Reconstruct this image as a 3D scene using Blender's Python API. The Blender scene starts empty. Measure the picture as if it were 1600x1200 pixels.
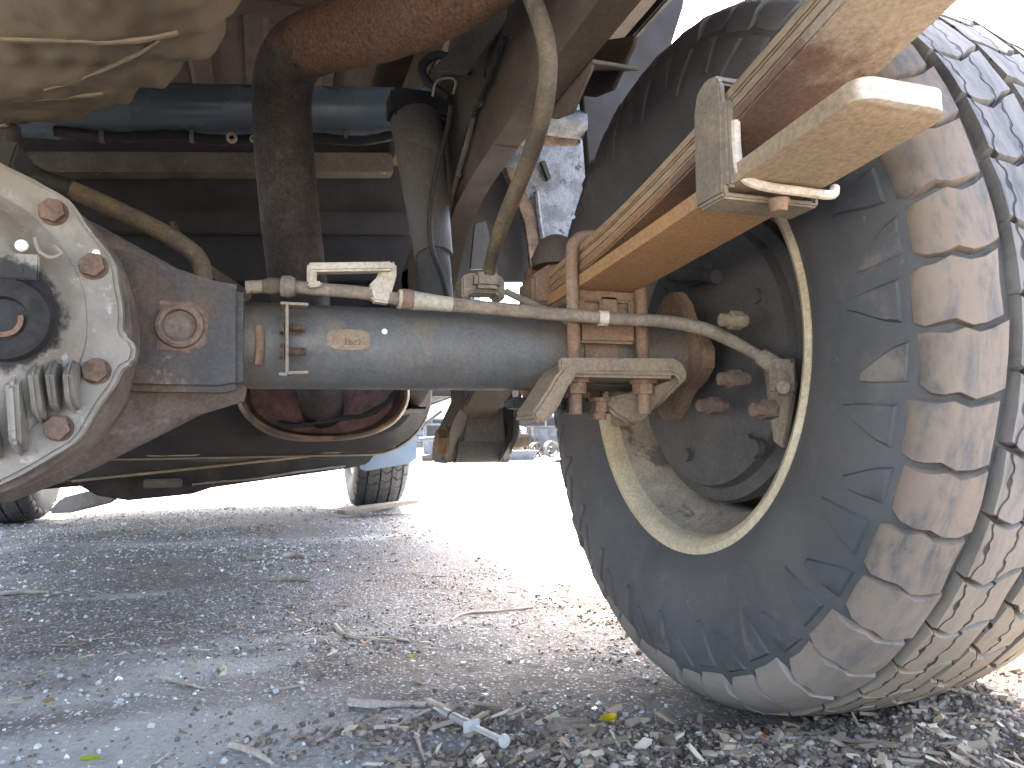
import bpy, bmesh, math, random
import numpy as np
from mathutils import Vector, Matrix, noise as mnoise

# ------------------------------------------------------------------ camera, sky, sun, exposure
S = bpy.context.scene
CAM = (0.2515, -0.7527, 0.2903); YAW, PITCH, ROLL, FPX = 0.32334, 0.08466, -0.0163, 1156.16
def cam_axes():
    cy, sy, cp, sp = math.cos(YAW), math.sin(YAW), math.cos(PITCH), math.sin(PITCH)
    f = Vector((sy*cp, cy*cp, sp)); r = Vector((cy, -sy, 0)); u = r.cross(f)
    cr, sr = math.cos(ROLL), math.sin(ROLL)
    return r*cr + u*sr, u*cr - r*sr, f
RR, UU, FF = cam_axes()
cd = bpy.data.cameras.new('camera'); cam = bpy.data.objects.new('camera', cd); S.collection.objects.link(cam)
cd.sensor_width = 36; cd.lens = 36*FPX/1600; cd.clip_start = .02; cd.clip_end = 2000
m = Matrix.Identity(4)
for i in range(3): m[i][0], m[i][1], m[i][2], m[i][3] = RR[i], UU[i], -FF[i], CAM[i]
cam.matrix_world = m; S.camera = cam

SUN = Vector((0.08, 0.60, 1.0)).normalized()            # towards the sun: ahead of the truck
W = bpy.data.worlds.new('World'); S.world = W; W.use_nodes = True
wn = W.node_tree; bgn = wn.nodes['Background']
sky = wn.nodes.new('ShaderNodeTexSky'); sky.sky_type = 'NISHITA'; sky.sun_disc = False
sky.sun_elevation = math.asin(SUN.z); sky.sun_rotation = math.atan2(SUN.x, SUN.y)
sky.dust_density = 6.0; sky.air_density = 0.85; sky.ozone_density = .3
wn.links.new(sky.outputs[0], bgn.inputs[0]); bgn.inputs[1].default_value = 0.15
ld = bpy.data.lights.new('sun', 'SUN'); ld.energy = 5.0; ld.angle = math.radians(.5); ld.color = (1, .95, .88)
sun = bpy.data.objects.new('sun', ld); S.collection.objects.link(sun)
sun.rotation_euler = SUN.to_track_quat('Z', 'Y').to_euler(); sun.location = (0, 3, 6)
S.view_settings.view_transform = 'Standard'; S.view_settings.look = 'None'
S.view_settings.exposure = 3.95; S.view_settings.gamma = 1
S.render.engine = 'CYCLES'; S.cycles.use_denoising = True; S.cycles.max_bounces = 12; S.cycles.diffuse_bounces = 8
S.cycles.caustics_reflective = False; S.cycles.caustics_refractive = False

# ------------------------------------------------------------------ helpers
random.seed(7); rng = np.random.default_rng(7)
C = S.collection; PI = math.pi
def U(px, py, X=None, Y=None, Z=None):
    """pixel of the photograph + the plane the thing stands in -> point"""
    d = RR*((px-800)/FPX) + UU*((600-py)/FPX) + FF
    i, v = (0, X) if X is not None else (1, Y) if Y is not None else (2, Z)
    t = (v-CAM[i])/d[i]
    return Vector(CAM) + d*t
def tag(o, label=None, cat=None, group=None, kind=None):
    if label: o['label'] = label
    if cat: o['category'] = cat
    if group: o['group'] = group
    if kind: o['kind'] = kind
    return o
def mesh_obj(name, me, mat=None, parent=None, smooth=35):
    if mat is not None and not me.materials: me.materials.append(mat)
    if smooth:
        me.polygons.foreach_set('use_smooth', [True]*len(me.polygons)); me.set_sharp_from_angle(angle=math.radians(smooth))
    o = bpy.data.objects.new(name, me); C.objects.link(o)
    if parent: o.parent = parent
    return o
def obj(name, bm, mat, parent=None, smooth=35):
    bmesh.ops.recalc_face_normals(bm, faces=bm.faces)
    me = bpy.data.meshes.new(name); bm.to_mesh(me); bm.free()
    return mesh_obj(name, me, mat, parent, smooth)
def empty(name, loc=(0,0,0), rz=0):
    o = bpy.data.objects.new(name, None); C.objects.link(o); o.location = loc; o.rotation_euler = (0,0,rz); o.empty_display_size = .05
    return o
def bevel(bm, w, seg=2, angle=.5):
    es = [e for e in bm.edges if len(e.link_faces) == 2 and e.calc_face_angle(0) > angle]
    if es and w: bmesh.ops.bevel(bm, geom=es, offset=w, segments=seg, affect='EDGES', clamp_overlap=True)
    return bm
def b_join(*bms):
    out = bmesh.new()
    for b in bms:
        me = bpy.data.meshes.new('tmp'); b.to_mesh(me); b.free(); out.from_mesh(me); bpy.data.meshes.remove(me)
    return out
def b_box(c, s, bev=.002, rot=None):
    bm = bmesh.new(); bmesh.ops.create_cube(bm, size=1)
    bmesh.ops.scale(bm, vec=s, verts=bm.verts); bevel(bm, bev)
    if rot is not None: bmesh.ops.rotate(bm, cent=(0,0,0), matrix=rot, verts=bm.verts)
    bmesh.ops.translate(bm, vec=c, verts=bm.verts); return bm
def b_prism(pts, vec, bev=.002):
    bm = bmesh.new(); vec = Vector(vec)
    a = [bm.verts.new(p) for p in pts]; b = [bm.verts.new(Vector(p)+vec) for p in pts]; n = len(a)
    bm.faces.new(a); bm.faces.new(b[::-1])
    for i in range(n): bm.faces.new((a[i], b[i], b[(i+1)%n], a[(i+1)%n]))
    bmesh.ops.recalc_face_normals(bm, faces=bm.faces); bevel(bm, bev); return bm
def catmull(pts, n=8):
    pts = [Vector(p) for p in pts]; P = [pts[0]*2-pts[1]] + pts + [pts[-1]*2-pts[-2]]; out = []
    for i in range(1, len(P)-2):
        a, b, c, d = P[i-1:i+3]
        for k in range(n):
            t = k/n
            out.append(.5*((2*b)+(c-a)*t+(2*a-5*b+4*c-d)*t*t+(3*b-a-3*c+d)*t**3))
    return out+[pts[-1]]
def b_tube(pts, r, seg=12, n=8, sm=True, cap=True, wob=0):
    path = catmull(pts, n) if sm and len(pts) > 2 else [Vector(p) for p in pts]
    N = len(path); R = r if callable(r) else (lambda t: r)
    if isinstance(r, (list, tuple)): R = lambda t: float(np.interp(t, np.linspace(0, 1, len(r)), r))
    bm = bmesh.new(); rings = []; up = None
    for i, p in enumerate(path):
        d = (path[min(i+1,N-1)]-path[max(i-1,0)]).normalized()
        if up is None: up = d.orthogonal().normalized()
        up = (up-d*up.dot(d)).normalized(); w = d.cross(up); rr = R(i/(N-1))
        rings.append([bm.verts.new(p+(up*math.cos(a)+w*math.sin(a))*rr*(1+wob*mnoise.noise(p*60+Vector((k,0,0))))) for k, a in enumerate(np.linspace(0, 2*PI, seg, False))])
    for i in range(N-1):
        for k in range(seg): bm.faces.new((rings[i][k], rings[i][(k+1)%seg], rings[i+1][(k+1)%seg], rings[i+1][k]))
    if cap: bm.faces.new(rings[0][::-1]); bm.faces.new(rings[-1])
    return bm
def b_lathe(prof, center=(0,0,0), axis='X', seg=64, closed=False, frac=1.0, a0=0):
    """prof: (along axis, radius)"""
    bm = bmesh.new(); c = Vector(center); full = frac >= 1
    cnt = seg if full else seg+1; rings = []
    for k in range(cnt):
        a = a0+2*PI*frac*k/seg; ca, sa = math.cos(a), math.sin(a)
        row = []
        for (h, r) in prof:
            v = {'X': (h, r*ca, r*sa), 'Y': (r*sa, h, r*ca), 'Z': (r*ca, r*sa, h)}[axis]
            row.append(bm.verts.new(c+Vector(v)))
        rings.append(row)
    np_ = len(prof)
    for k in range(seg):
        A, B = rings[k], rings[(k+1) % cnt]
        for j in range(np_ if closed else np_-1):
            j2 = (j+1) % np_
            bm.faces.new((A[j], A[j2], B[j2], B[j]))
    bmesh.ops.remove_doubles(bm, verts=bm.verts, dist=1e-6); return bm
def b_cyl(p0, p1, r0, r1=None, seg=20, bev=0):
    bm = b_tube([p0, p1], [r0, r0 if r1 is None else r1], seg, sm=False)
    return bevel(bm, bev, 2, .9) if bev else bm
def b_hex(p, d, r, h, washer=0):
    d = Vector(d).normalized(); p = Vector(p)
    bm = bevel(b_tube([p, p+d*h], r, 6, sm=False), r*.12, 2, .3)
    if washer: bm = b_join(bm, b_cyl(p-d*.001, p+d*h*.22, washer, seg=24, bev=.0006))
    return bm
def b_loft(rings, cap0=False, cap1=False):
    bm = bmesh.new(); R = [[bm.verts.new(p) for p in r] for r in rings]; n = len(R[0])
    for a, b in zip(R, R[1:]):
        for k in range(n): bm.faces.new((a[k], a[(k+1)%n], b[(k+1)%n], b[k]))
    if cap0: bm.faces.new(R[0][::-1])
    if cap1: bm.faces.new(R[-1])
    return bm
def rrect(x0, x1, z0, z1, y, r, n=8):
    pts = []
    for (cx_, cz_, a0) in ((x1-r,z1-r,0), (x0+r,z1-r,PI/2), (x0+r,z0+r,PI), (x1-r,z0+r,1.5*PI)):
        for k in range(n): 
            a = a0+PI/2*k/(n-1); pts.append((cx_+r*math.cos(a), y, cz_+r*math.sin(a)))
    return pts
def roughen(bm, amp, sc, seed=0.):
    for v in bm.verts:
        v.co += Vector((mnoise.noise(v.co*sc+Vector((seed,0,0))), mnoise.noise(v.co*sc+Vector((0,9+seed,0))), mnoise.noise(v.co*sc+Vector((0,0,17+seed)))))*amp
    return bm

# ------------------------------------------------------------------ materials
def newmat(name):
    M = bpy.data.materials.new(name); M.use_nodes = True
    return M, M.node_tree, M.node_tree.nodes['Principled BSDF']
class NT:
    def __init__(s, nt): s.nt = nt
    def n(s, t, **k):
        o = s.nt.nodes.new(t)
        for a, v in k.items(): setattr(o, a, v)
        return o
    def l(s, a, b): s.nt.links.new(a, b)
    def noise(s, vec, scale, detail=5, rough=.6, dist=0):
        n = s.n('ShaderNodeTexNoise'); n.inputs['Scale'].default_value = scale; n.inputs['Detail'].default_value = detail
        n.inputs['Roughness'].default_value = rough; n.inputs['Distortion'].default_value = dist; s.l(vec, n.inputs['Vector']); return n.outputs['Fac']
    def rng(s, val, a, b, c=0, d=1):
        n = s.n('ShaderNodeMapRange'); n.inputs[1].default_value = a; n.inputs[2].default_value = b; n.inputs[3].default_value = c; n.inputs[4].default_value = d
        n.interpolation_type = 'SMOOTHSTEP'
        s.l(val, n.inputs[0]); return n.outputs[0]
    def mix(s, f, a, b, mode='MIX'):
        n = s.n('ShaderNodeMix', data_type='RGBA', blend_type=mode)
        if isinstance(f, (int, float)): n.inputs[0].default_value = f
        else: s.l(f, n.inputs[0])
        for v, k in ((a, 6), (b, 7)):
            if isinstance(v, tuple): n.inputs[k].default_value = (*v[:3], 1)
            else: s.l(v, n.inputs[k])
        return n.outputs[2]
    def math(s, op, a, b=0.):
        n = s.n('ShaderNodeMath', operation=op)
        for v, k in ((a, 0), (b, 1)):
            if isinstance(v, (int, float)): n.inputs[k].default_value = v
            else: s.l(v, n.inputs[k])
        return n.outputs[0]
    def bump(s, h, strength, dist, bsdf, prev=None):
        n = s.n('ShaderNodeBump'); n.inputs['Strength'].default_value = strength; n.inputs['Distance'].default_value = dist
        s.l(h, n.inputs['Height'])
        if prev: s.l(prev, n.inputs['Normal'])
        s.l(n.outputs[0], bsdf.inputs['Normal']); return n.outputs[0]
    def pos(s, scale=(1,1,1), off=(0,0,0), kind='pos'):
        if kind == 'pos': v = s.n('ShaderNodeNewGeometry').outputs['Position']
        else: v = s.n('ShaderNodeTexCoord').outputs['Object']
        mp = s.n('ShaderNodeMapping'); mp.inputs['Scale'].default_value = scale; mp.inputs['Location'].default_value = off
        s.l(v, mp.inputs['Vector']); return mp.outputs[0]
def grime(name, base, second, third=None, rough=.75, metal=0., scale=30, amt=(.42,.62), amt3=(.55,.68), scale3=9, bump=.25, stretch=(1,1,1), fine=260, finecol=.25, coat=0, spec=.5, zones=()):
    """base paint or metal, a second tone in blotches, a third (rust, dust) in patches, fine grain and relief"""
    M, nt, B = newmat(name); t = NT(nt); p = t.pos(stretch, (random.uniform(0,9),)*3)
    f1 = t.rng(t.noise(p, scale, 6, .65), *amt); col = t.mix(f1, base, second)
    if third:
        f3 = t.rng(t.noise(p, scale3, 7, .7, .4), *amt3); col = t.mix(f3, col, third)
    for ax, za, zb, zc, zs, *zn in zones:      # a zone along the part
        sp_ = t.n('ShaderNodeSeparateXYZ'); t.l(t.n('ShaderNodeNewGeometry').outputs['Position'], sp_.inputs[0])
        v = t.math('ADD', sp_.outputs[ax], t.math('MULTIPLY', t.math('SUBTRACT', t.noise(p, 22, 6, .7), .5), zn[0] if zn else .16))
        col = t.mix(t.rng(v, za, zb, 0, zs), col, zc)
    fn = t.noise(p, fine, 4, .7)
    dk = t.rng(fn, .25, .75, 1-finecol, 1+finecol)
    mm = t.n('ShaderNodeVectorMath', operation='SCALE'); t.l(col, mm.inputs[0]); t.l(dk, mm.inputs['Scale'])
    t.l(mm.outputs[0], B.inputs['Base Color'])
    rg = t.rng(t.noise(p, scale*1.7, 4), .3, .7, rough-.12, min(1, rough+.12)); t.l(rg, B.inputs['Roughness'])
    B.inputs['Metallic'].default_value = metal; B.inputs['Specular IOR Level'].default_value = spec
    if coat: B.inputs['Coat Weight'].default_value = coat; B.inputs['Coat Roughness'].default_value = .25
    if bump:
        b1 = t.bump(fn, bump, .0012, B); t.bump(t.noise(p, scale*2.2, 5), bump*.8, .003, B, b1)
    return M
RUST = (.17,.075,.038); RUST2 = (.26,.12,.055); DUST = (.33,.26,.17)
M_axle = grime('axle paint', (.088,.094,.094), (.115,.121,.119), (.15,.128,.095), .55, 0, 14, (.35,.7), (.55,.70), 12, .25, finecol=.2, zones=((0,.275,.235,(.13,.105,.075),.8), (0,.50,.545,(.16,.125,.085),.6)))
M_sleeve = grime('rusty cast iron', (.10,.078,.060), (.060,.056,.053), (.20,.175,.155), .85, 0, 20, (.40,.62), (.58,.68), 26, .5, zones=((0,.175,.215,(.062,.066,.068),.75),))
M_cast = grime('pinkish rusted iron', (.165,.136,.118), (.11,.087,.075), (.25,.225,.20), .9, 0, 30, (.4,.65), (.54,.7), 14, .6)
M_boss = grime('rust boss', (.185,.128,.103), (.13,.088,.07), None, .9, 0, 60, bump=.5)
M_bolt = grime('rusty bolt', (.150,.100,.072), (.10,.068,.050), (.22,.165,.12), .85, 0, 80, bump=.5)
M_bolt2 = grime('orange rusty bolt', (.225,.140,.085), (.155,.095,.06), (.31,.22,.145), .85, 0, 80, bump=.5)
M_spring = grime('orange dust on spring', (.37,.19,.078), (.30,.165,.08), (.30,.24,.165), .85, 0, 9, (.35,.7), (.45,.72), 5, .3, (1,.5,1))
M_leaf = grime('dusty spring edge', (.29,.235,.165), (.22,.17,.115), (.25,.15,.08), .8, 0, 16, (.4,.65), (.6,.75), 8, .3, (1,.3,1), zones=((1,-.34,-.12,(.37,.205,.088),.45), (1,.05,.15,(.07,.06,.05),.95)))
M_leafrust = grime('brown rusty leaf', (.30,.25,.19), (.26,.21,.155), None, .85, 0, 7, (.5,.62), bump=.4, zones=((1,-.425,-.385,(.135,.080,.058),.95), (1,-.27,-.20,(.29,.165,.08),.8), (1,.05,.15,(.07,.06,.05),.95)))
M_brown = grime('brown rust', (.165,.088,.058), (.22,.15,.10), (.30,.25,.2), .85, 0, 30, (.5,.62), (.62,.70), 40, .4)
M_over = grime('dusty overload leaf', (.27,.215,.145), (.31,.25,.175), (.23,.18,.12), .85, 0, 8, (.4,.65), (.55,.8), 14, .25, zones=((1,-.36,-.24,(.37,.205,.088),.92), (1,-.4395,-.4435,(.50,.46,.40),.9,.004), (1,.05,.15,(.07,.06,.05),.95)))  # pale zone at the free end: lit end face put into the colour
M_clamp = grime('grey dusty clamp', (.18,.155,.12), (.27,.225,.165), (.10,.09,.085), .7, 0, 24, (.4,.7), (.6,.7), 12, .3)
M_pale = grime('pale bare metal', (.55,.50,.42), (.42,.36,.28), (.36,.22,.11), .7, 0, 30, (.45,.7), (.6,.75), 14, .3)
M_plate = grime('tan dusty plate', (.235,.185,.125), (.18,.14,.10), (.30,.25,.185), .85, 0, 12, (.4,.65), (.55,.7), 9, .25)
M_perch = grime('orange brown perch', (.23,.150,.095), (.175,.112,.07), (.25,.20,.145), .85, 0, 20, (.4,.65), (.55,.7), 12, .35)
M_cable = grime('dusty brake cable', (.23,.195,.145), (.16,.135,.105), (.36,.32,.25), .85, 0, 50, (.4,.65), (.58,.7), 30, .3)
M_alu = grime('dusty aluminium bracket', (.42,.385,.31), (.33,.295,.22), (.25,.16,.10), .65, 0, 30, (.4,.7), (.66,.75), 16, .25)
M_hose = grime('dusty rubber hose', (.075,.062,.043), (.115,.092,.058), (.18,.135,.078), .85, 0, 30, (.4,.6), (.5,.65), 8, .25)
M_exh = grime('rusted exhaust', (.025,.021,.020), (.038,.031,.028), (.070,.060,.053), .85, 0, 26, (.42,.62), (.60,.72), 16, .9, zones=((1,.100,.02,(.165,.085,.042),.85,.22),), finecol=.55)
M_muff = grime('brown muffler steel', (.20,.135,.08), (.10,.075,.055), (.32,.22,.12), .5, .5, 18, (.4,.6), (.55,.7), 8, .35)
M_muffend = grime('pink rust end cap', (.22,.135,.125), (.15,.085,.075), None, .95, 0, 50, bump=.5)
M_rail = grime('dusty chassis rail', (.072,.056,.043), (.10,.078,.058), (.135,.10,.072), .8, 0, 6, (.4,.7), (.5,.75), 4, .12)
M_dark = grime('dirty black underbody', (.016,.016,.016), (.024,.023,.022), (.045,.039,.033), .75, 0, 8, (.4,.7), (.58,.75), 5, .2)
M_floor = grime('dusty tray floor', (.085,.066,.054), (.06,.048,.042), None, .85, 0, 6, bump=.15)
M_tubeblue = grime('black paint with blue sheen', (.11,.145,.175), (.13,.165,.195), (.05,.05,.05), .32, 0, 6, (.4,.7), (.66,.8), 3, .05, finecol=.06)  # black tube; its bluish highlight is put into the base colour
M_strip = grime('tan dusty channel', (.095,.084,.064), (.06,.053,.042), (.20,.19,.17), .85, 0, 12, (.4,.7), (.62,.7), 30, .3)
M_shock = grime('grey brown shock', (.11,.098,.086), (.085,.078,.072), (.15,.14,.125), .7, 0, 6, bump=.15)
M_silver = grime('flaking silver panel', (.085,.092,.098), (.16,.175,.187), (.025,.024,.022), .38, .25, 22, (.42,.60), (.58,.64), 34, 1.0)
M_rustedge = grime('flaking rusty bracket', (.085,.062,.045), (.15,.115,.08), (.22,.23,.23), .9, 0, 40, (.4,.6), (.55,.65), 20, .8)
M_rim = grime('cream rim paint', (.56,.49,.34), (.46,.39,.265), (.22,.17,.12), .42, 0, 20, (.4,.7), (.62,.72), 24, .2, coat=.15)
M_barrel = grime('dirty rim barrel', (.44,.385,.295), (.31,.27,.21), (.15,.125,.105), .8, 0, 18, (.38,.62), (.56,.64), 14, .4)
M_drum = grime('black drum', (.055,.055,.054), (.075,.074,.071), (.12,.112,.10), .7, 0, 10, (.4,.7), (.64,.75), 9, .2)
M_flap = grime('pale blue flap', (.135,.185,.235), (.115,.165,.215), None, .5, 0, 8, bump=.05, finecol=.05)
M_arm = grime('grey arm', (.26,.24,.22), (.19,.175,.16), (.13,.10,.08), .75, 0, 9, bump=.2)
M_body = grime('grey truck paint', (.30,.34,.38), (.26,.30,.34), None, .35, 0, 4, bump=.03, finecol=.04, coat=.4)
M_white = grime('white light fleck', (.85,.84,.82), (.75,.74,.72), None, .5, 0, 200, bump=.05, finecol=.05)  # white for the flecks of light drawn on cover and axle

# the cover: bare aluminium, dusty, with the oil stain round the filler plug
PLUG = Vector((.080, -.16, .384))
def cover_mat():
    M, nt, B = newmat('dusty aluminium cover'); t = NT(nt); p = t.pos()
    col = t.mix(t.rng(t.noise(p, 24, 6, .65), .38, .66), (.25,.240,.208), (.19,.176,.147))
    col = t.mix(t.rng(t.noise(p, 75, 5, .7), .56, .70), col, (.37,.37,.345))
    col = t.mix(t.rng(t.noise(p, 40, 6, .8), .60, .70), col, (.15,.13,.10))
    col = t.mix(t.rng(t.noise(p, 11, 6, .7), .52, .66), col, (.20,.18,.14))
    d = t.n('ShaderNodeVectorMath', operation='DISTANCE'); t.l(p, d.inputs[0]); d.inputs[1].default_value = (PLUG.x-.001, -.165, PLUG.z+.004)
    e = t.math('ADD', d.outputs['Value'], t.math('MULTIPLY', t.math('SUBTRACT', t.noise(p, 70, 6, .7), .5), .028))
    col = t.mix(t.rng(e, .036, .044, 1, 0), col, (.013,.0135,.014))
    t.l(col, B.inputs['Base Color']); B.inputs['Roughness'].default_value = .62; B.inputs['Metallic'].default_value = .15
    b = t.bump(t.noise(p, 420, 4), .35, .0008, B); t.bump(t.noise(p, 60, 6), .35, .0025, B, b)
    return M
M_cover = cover_mat()

def rubber(name, dusty, sipes=False, streak=1., low=None, base=((.058,.063,.067), (.082,.087,.091)), scuff=False, extent=False):
    """tyre rubber; dusty = colour and strength of the dry mud rubbed into it"""
    M, nt, B = newmat(name); t = NT(nt); p = t.pos()
    col = t.mix(t.rng(t.noise(p, 12, 5), .3, .7), *base)
    col = t.mix(t.rng(t.noise(p, 55, 6, .75), .58, .74), col, (.12,.115,.105))
    dcol, lo, hi = dusty
    pz = t.pos((60, 14, 14)) if not sipes else t.pos((75, 16, 16))
    col = t.mix(t.math('MULTIPLY', t.rng(t.noise(pz, 1.3, 6, .68, .3), lo, hi), streak), col, dcol)
    if scuff:     # pale scrapes and dry splashes
        col = t.mix(t.math('MULTIPLY', t.rng(t.noise(t.pos((90, 30, 30)), 1.5, 5, .6, .8), .68, .76), .6), col, (.22,.22,.215))
        col = t.mix(t.math('MULTIPLY', t.rng(t.noise(p, 7, 6, .6), .48, .72), .5), col, (.115,.11,.10))
    if extent:    # the dust was thrown on the back of the tyre only; the top is greyer, the front side clean
        sx_ = t.n('ShaderNodeSeparateXYZ'); t.l(p, sx_.inputs[0]); nz = t.math('MULTIPLY', t.math('SUBTRACT', t.noise(p, 16, 5, .7), .5), .14)
        col = t.mix(t.rng(t.math('ADD', sx_.outputs[2], nz), .58, .68), col, (.125,.13,.132))
        col = t.mix(t.rng(t.math('ADD', sx_.outputs[1], nz), -.16, .02), col, (.062,.066,.069))
    if low:       # lower tread paler: dried mud, with ground bounce light put into the colour
        sp_ = t.n('ShaderNodeSeparateXYZ'); t.l(p, sp_.inputs[0])
        v = t.math('ADD', sp_.outputs[2], t.math('MULTIPLY', t.math('SUBTRACT', t.noise(p, 14, 6, .7), .5), .30))
        col = t.mix(t.rng(v, low[1], low[2], low[3], 0), col, low[0])
    if sipes:
        o = t.pos(kind='obj'); wv = t.n('ShaderNodeTexWave', wave_type='BANDS', bands_direction='X', wave_profile='SIN'); t.l(o, wv.inputs['Vector'])
        wv.inputs['Scale'].default_value = 13; wv.inputs['Distortion'].default_value = 2.2; wv.inputs['Detail'].default_value = 1.5; wv.inputs['Detail Scale'].default_value = 5
        line = t.rng(wv.outputs['Fac'], .0, .045)
        col = t.mix(line, (.02,.02,.021), col)
        t.bump(line, .8, .002, B)
    else:
        b = t.bump(t.noise(p, 350, 4), .25, .0008, B); t.bump(t.noise(t.pos((25, 60, 60)), 1.6, 5), .3, .002, B, b)
    t.l(col, B.inputs['Base Color']); B.inputs['Roughness'].default_value = .68
    return M
M_rub = rubber('sidewall rubber', ((.14,.13,.115), .56, .8), streak=.7, scuff=True)
M_shoulder = rubber('shoulder rubber with tan dust', ((.245,.195,.148), .33, .58), streak=.85, base=((.085,.087,.088), (.135,.13,.124)), extent=True, low=((.26,.24,.21), .02, .24, .65))
M_center = rubber('crown rubber', ((.20,.195,.185), .30, .62), True, .85, low=((.31,.26,.19), .10, .34, .62))
M_side = rubber('side lug rubber', ((.19,.165,.135), .52, .72), streak=.8)
M_spare = rubber('spare rubber caked in dry mud', ((.128,.102,.064), .10, .46), streak=.97)
M_crown2 = rubber('front tyre crown rubber', ((.20,.17,.135), .60, .8), True, .5)
M_plain = rubber('front tyre shoulder rubber', ((.20,.17,.135), .60, .8), streak=.6)

# ------------------------------------------------------------------ ground
def hash2(ix, iy, s):
    h = (ix.astype(np.int64)*374761393 + iy.astype(np.int64)*668265263 + s*1442695041) & 0xffffffff
    h = ((h ^ (h >> 13))*1274126177) & 0xffffffff
    return ((h ^ (h >> 16)) & 0xffff)/65535.0
def vnoise(x, y, s=0):
    ix, iy = np.floor(x), np.floor(y); fx, fy = x-ix, y-iy; fx = fx*fx*(3-2*fx); fy = fy*fy*(3-2*fy)
    a, b, c, d = hash2(ix,iy,s), hash2(ix+1,iy,s), hash2(ix,iy+1,s), hash2(ix+1,iy+1,s)
    return (a*(1-fx)+b*fx)*(1-fy)+(c*(1-fx)+d*fx)*fy-.5
def bank(x, y):
    """how much loose litter and soil lies here (a bank behind the wheel, thin elsewhere)"""
    e = np.exp(-(((x-.93)/.16)**2+((y+.19)/.10)**2))
    f = np.clip(1-(y+.075+.22*np.maximum(0,.50-x))/.08, 0, 1)*np.clip((x-.18)/.25, 0, 1)
    g = .55*np.exp(-(((x-.43)/.14)**2+((y-.03)/.05)**2))
    h = .6*np.exp(-(((x-.84)/.05)**2+((y-.48)/.25)**2))
    return np.clip(np.maximum.reduce([e, f, g, h])*(.75+.9*vnoise(x*14, y*14, 5)), 0, 1.2)
def gh(x, y):
    x = np.asarray(x, float); y = np.asarray(y, float)
    z = .010*vnoise(x*3, y*3, 1)+.006*vnoise(x*9, y*9, 2)+.0035*vnoise(x*28, y*28, 3)+.0022*vnoise(x*75, y*75, 4)
    z = z-.004
    bk = bank(x, y); z = z+bk*(.010+.012*vnoise(x*40, y*40, 6)+.010*vnoise(x*90, y*90, 7))
    z = z+.040*np.exp(-(((x-.93)/.11)**2+((y+.19)/.070)**2))
    for wx, wy in ((.82,0), (.787,3.03), (-.787,3.03), (-.82,0)):        # the tyres press the ground flat
        k = np.exp(-(((x-wx)/.17)**4+((y-wy)/.085)**4)); z = z*(1-k)-.001*k
    return z
def axis_pts(lo, hi, d, far_lo, far_hi, g=1.12):
    a = list(np.arange(lo, hi, d)); s = d; v = a[-1]
    while v < far_hi: s *= g; v += s; a.append(v)
    s = d; v = a[0]; pre = []
    while v > far_lo: s *= g; v -= s; pre.append(v)
    return np.array(pre[::-1]+a)
xs = axis_pts(-.5, 1.35, .0055, -300, 300, 1.07); ys = axis_pts(-.32, 1.0, .0055, -150, 500, 1.07)
GX, GY = np.meshgrid(xs, ys); GZ = gh(GX, GY)
me = bpy.data.meshes.new('ground'); nx, ny = len(xs), len(ys)
V = np.stack([GX.ravel(), GY.ravel(), GZ.ravel()], 1)
idx = np.arange(nx*ny).reshape(ny, nx)
F = np.stack([idx[:-1,:-1].ravel(), idx[:-1,1:].ravel(), idx[1:,1:].ravel(), idx[1:,:-1].ravel()], 1)
def fill(me, V, F):
    k = F.shape[1]
    me.vertices.add(len(V)); me.vertices.foreach_set('co', V.astype(np.float32).ravel())
    me.loops.add(F.size); me.loops.foreach_set('vertex_index', F.astype(np.int32).ravel())
    me.polygons.add(len(F)); me.polygons.foreach_set('loop_start', np.arange(0, F.size, k, dtype=np.int32))
    me.update(calc_edges=True); me.validate()
fill(me, V, F)
at = me.attributes.new('soil', 'FLOAT', 'POINT'); at.data.foreach_set('value', np.clip(bank(GX.ravel(), GY.ravel())*1.3, 0, 1).astype(np.float32))
si = np.clip((.5+1.5*vnoise(GX*1.7, GY*5, 31)+.9*vnoise(GX*5, GY*14, 32)-.55*np.clip((GY-.15)/.5, 0, 1)-.35*np.clip((GX-.55)/.3, 0, 1))*1.6-.25, 0, 1)
at = me.attributes.new('silt', 'FLOAT', 'POINT'); at.data.foreach_set('value', si.ravel().astype(np.float32))
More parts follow.
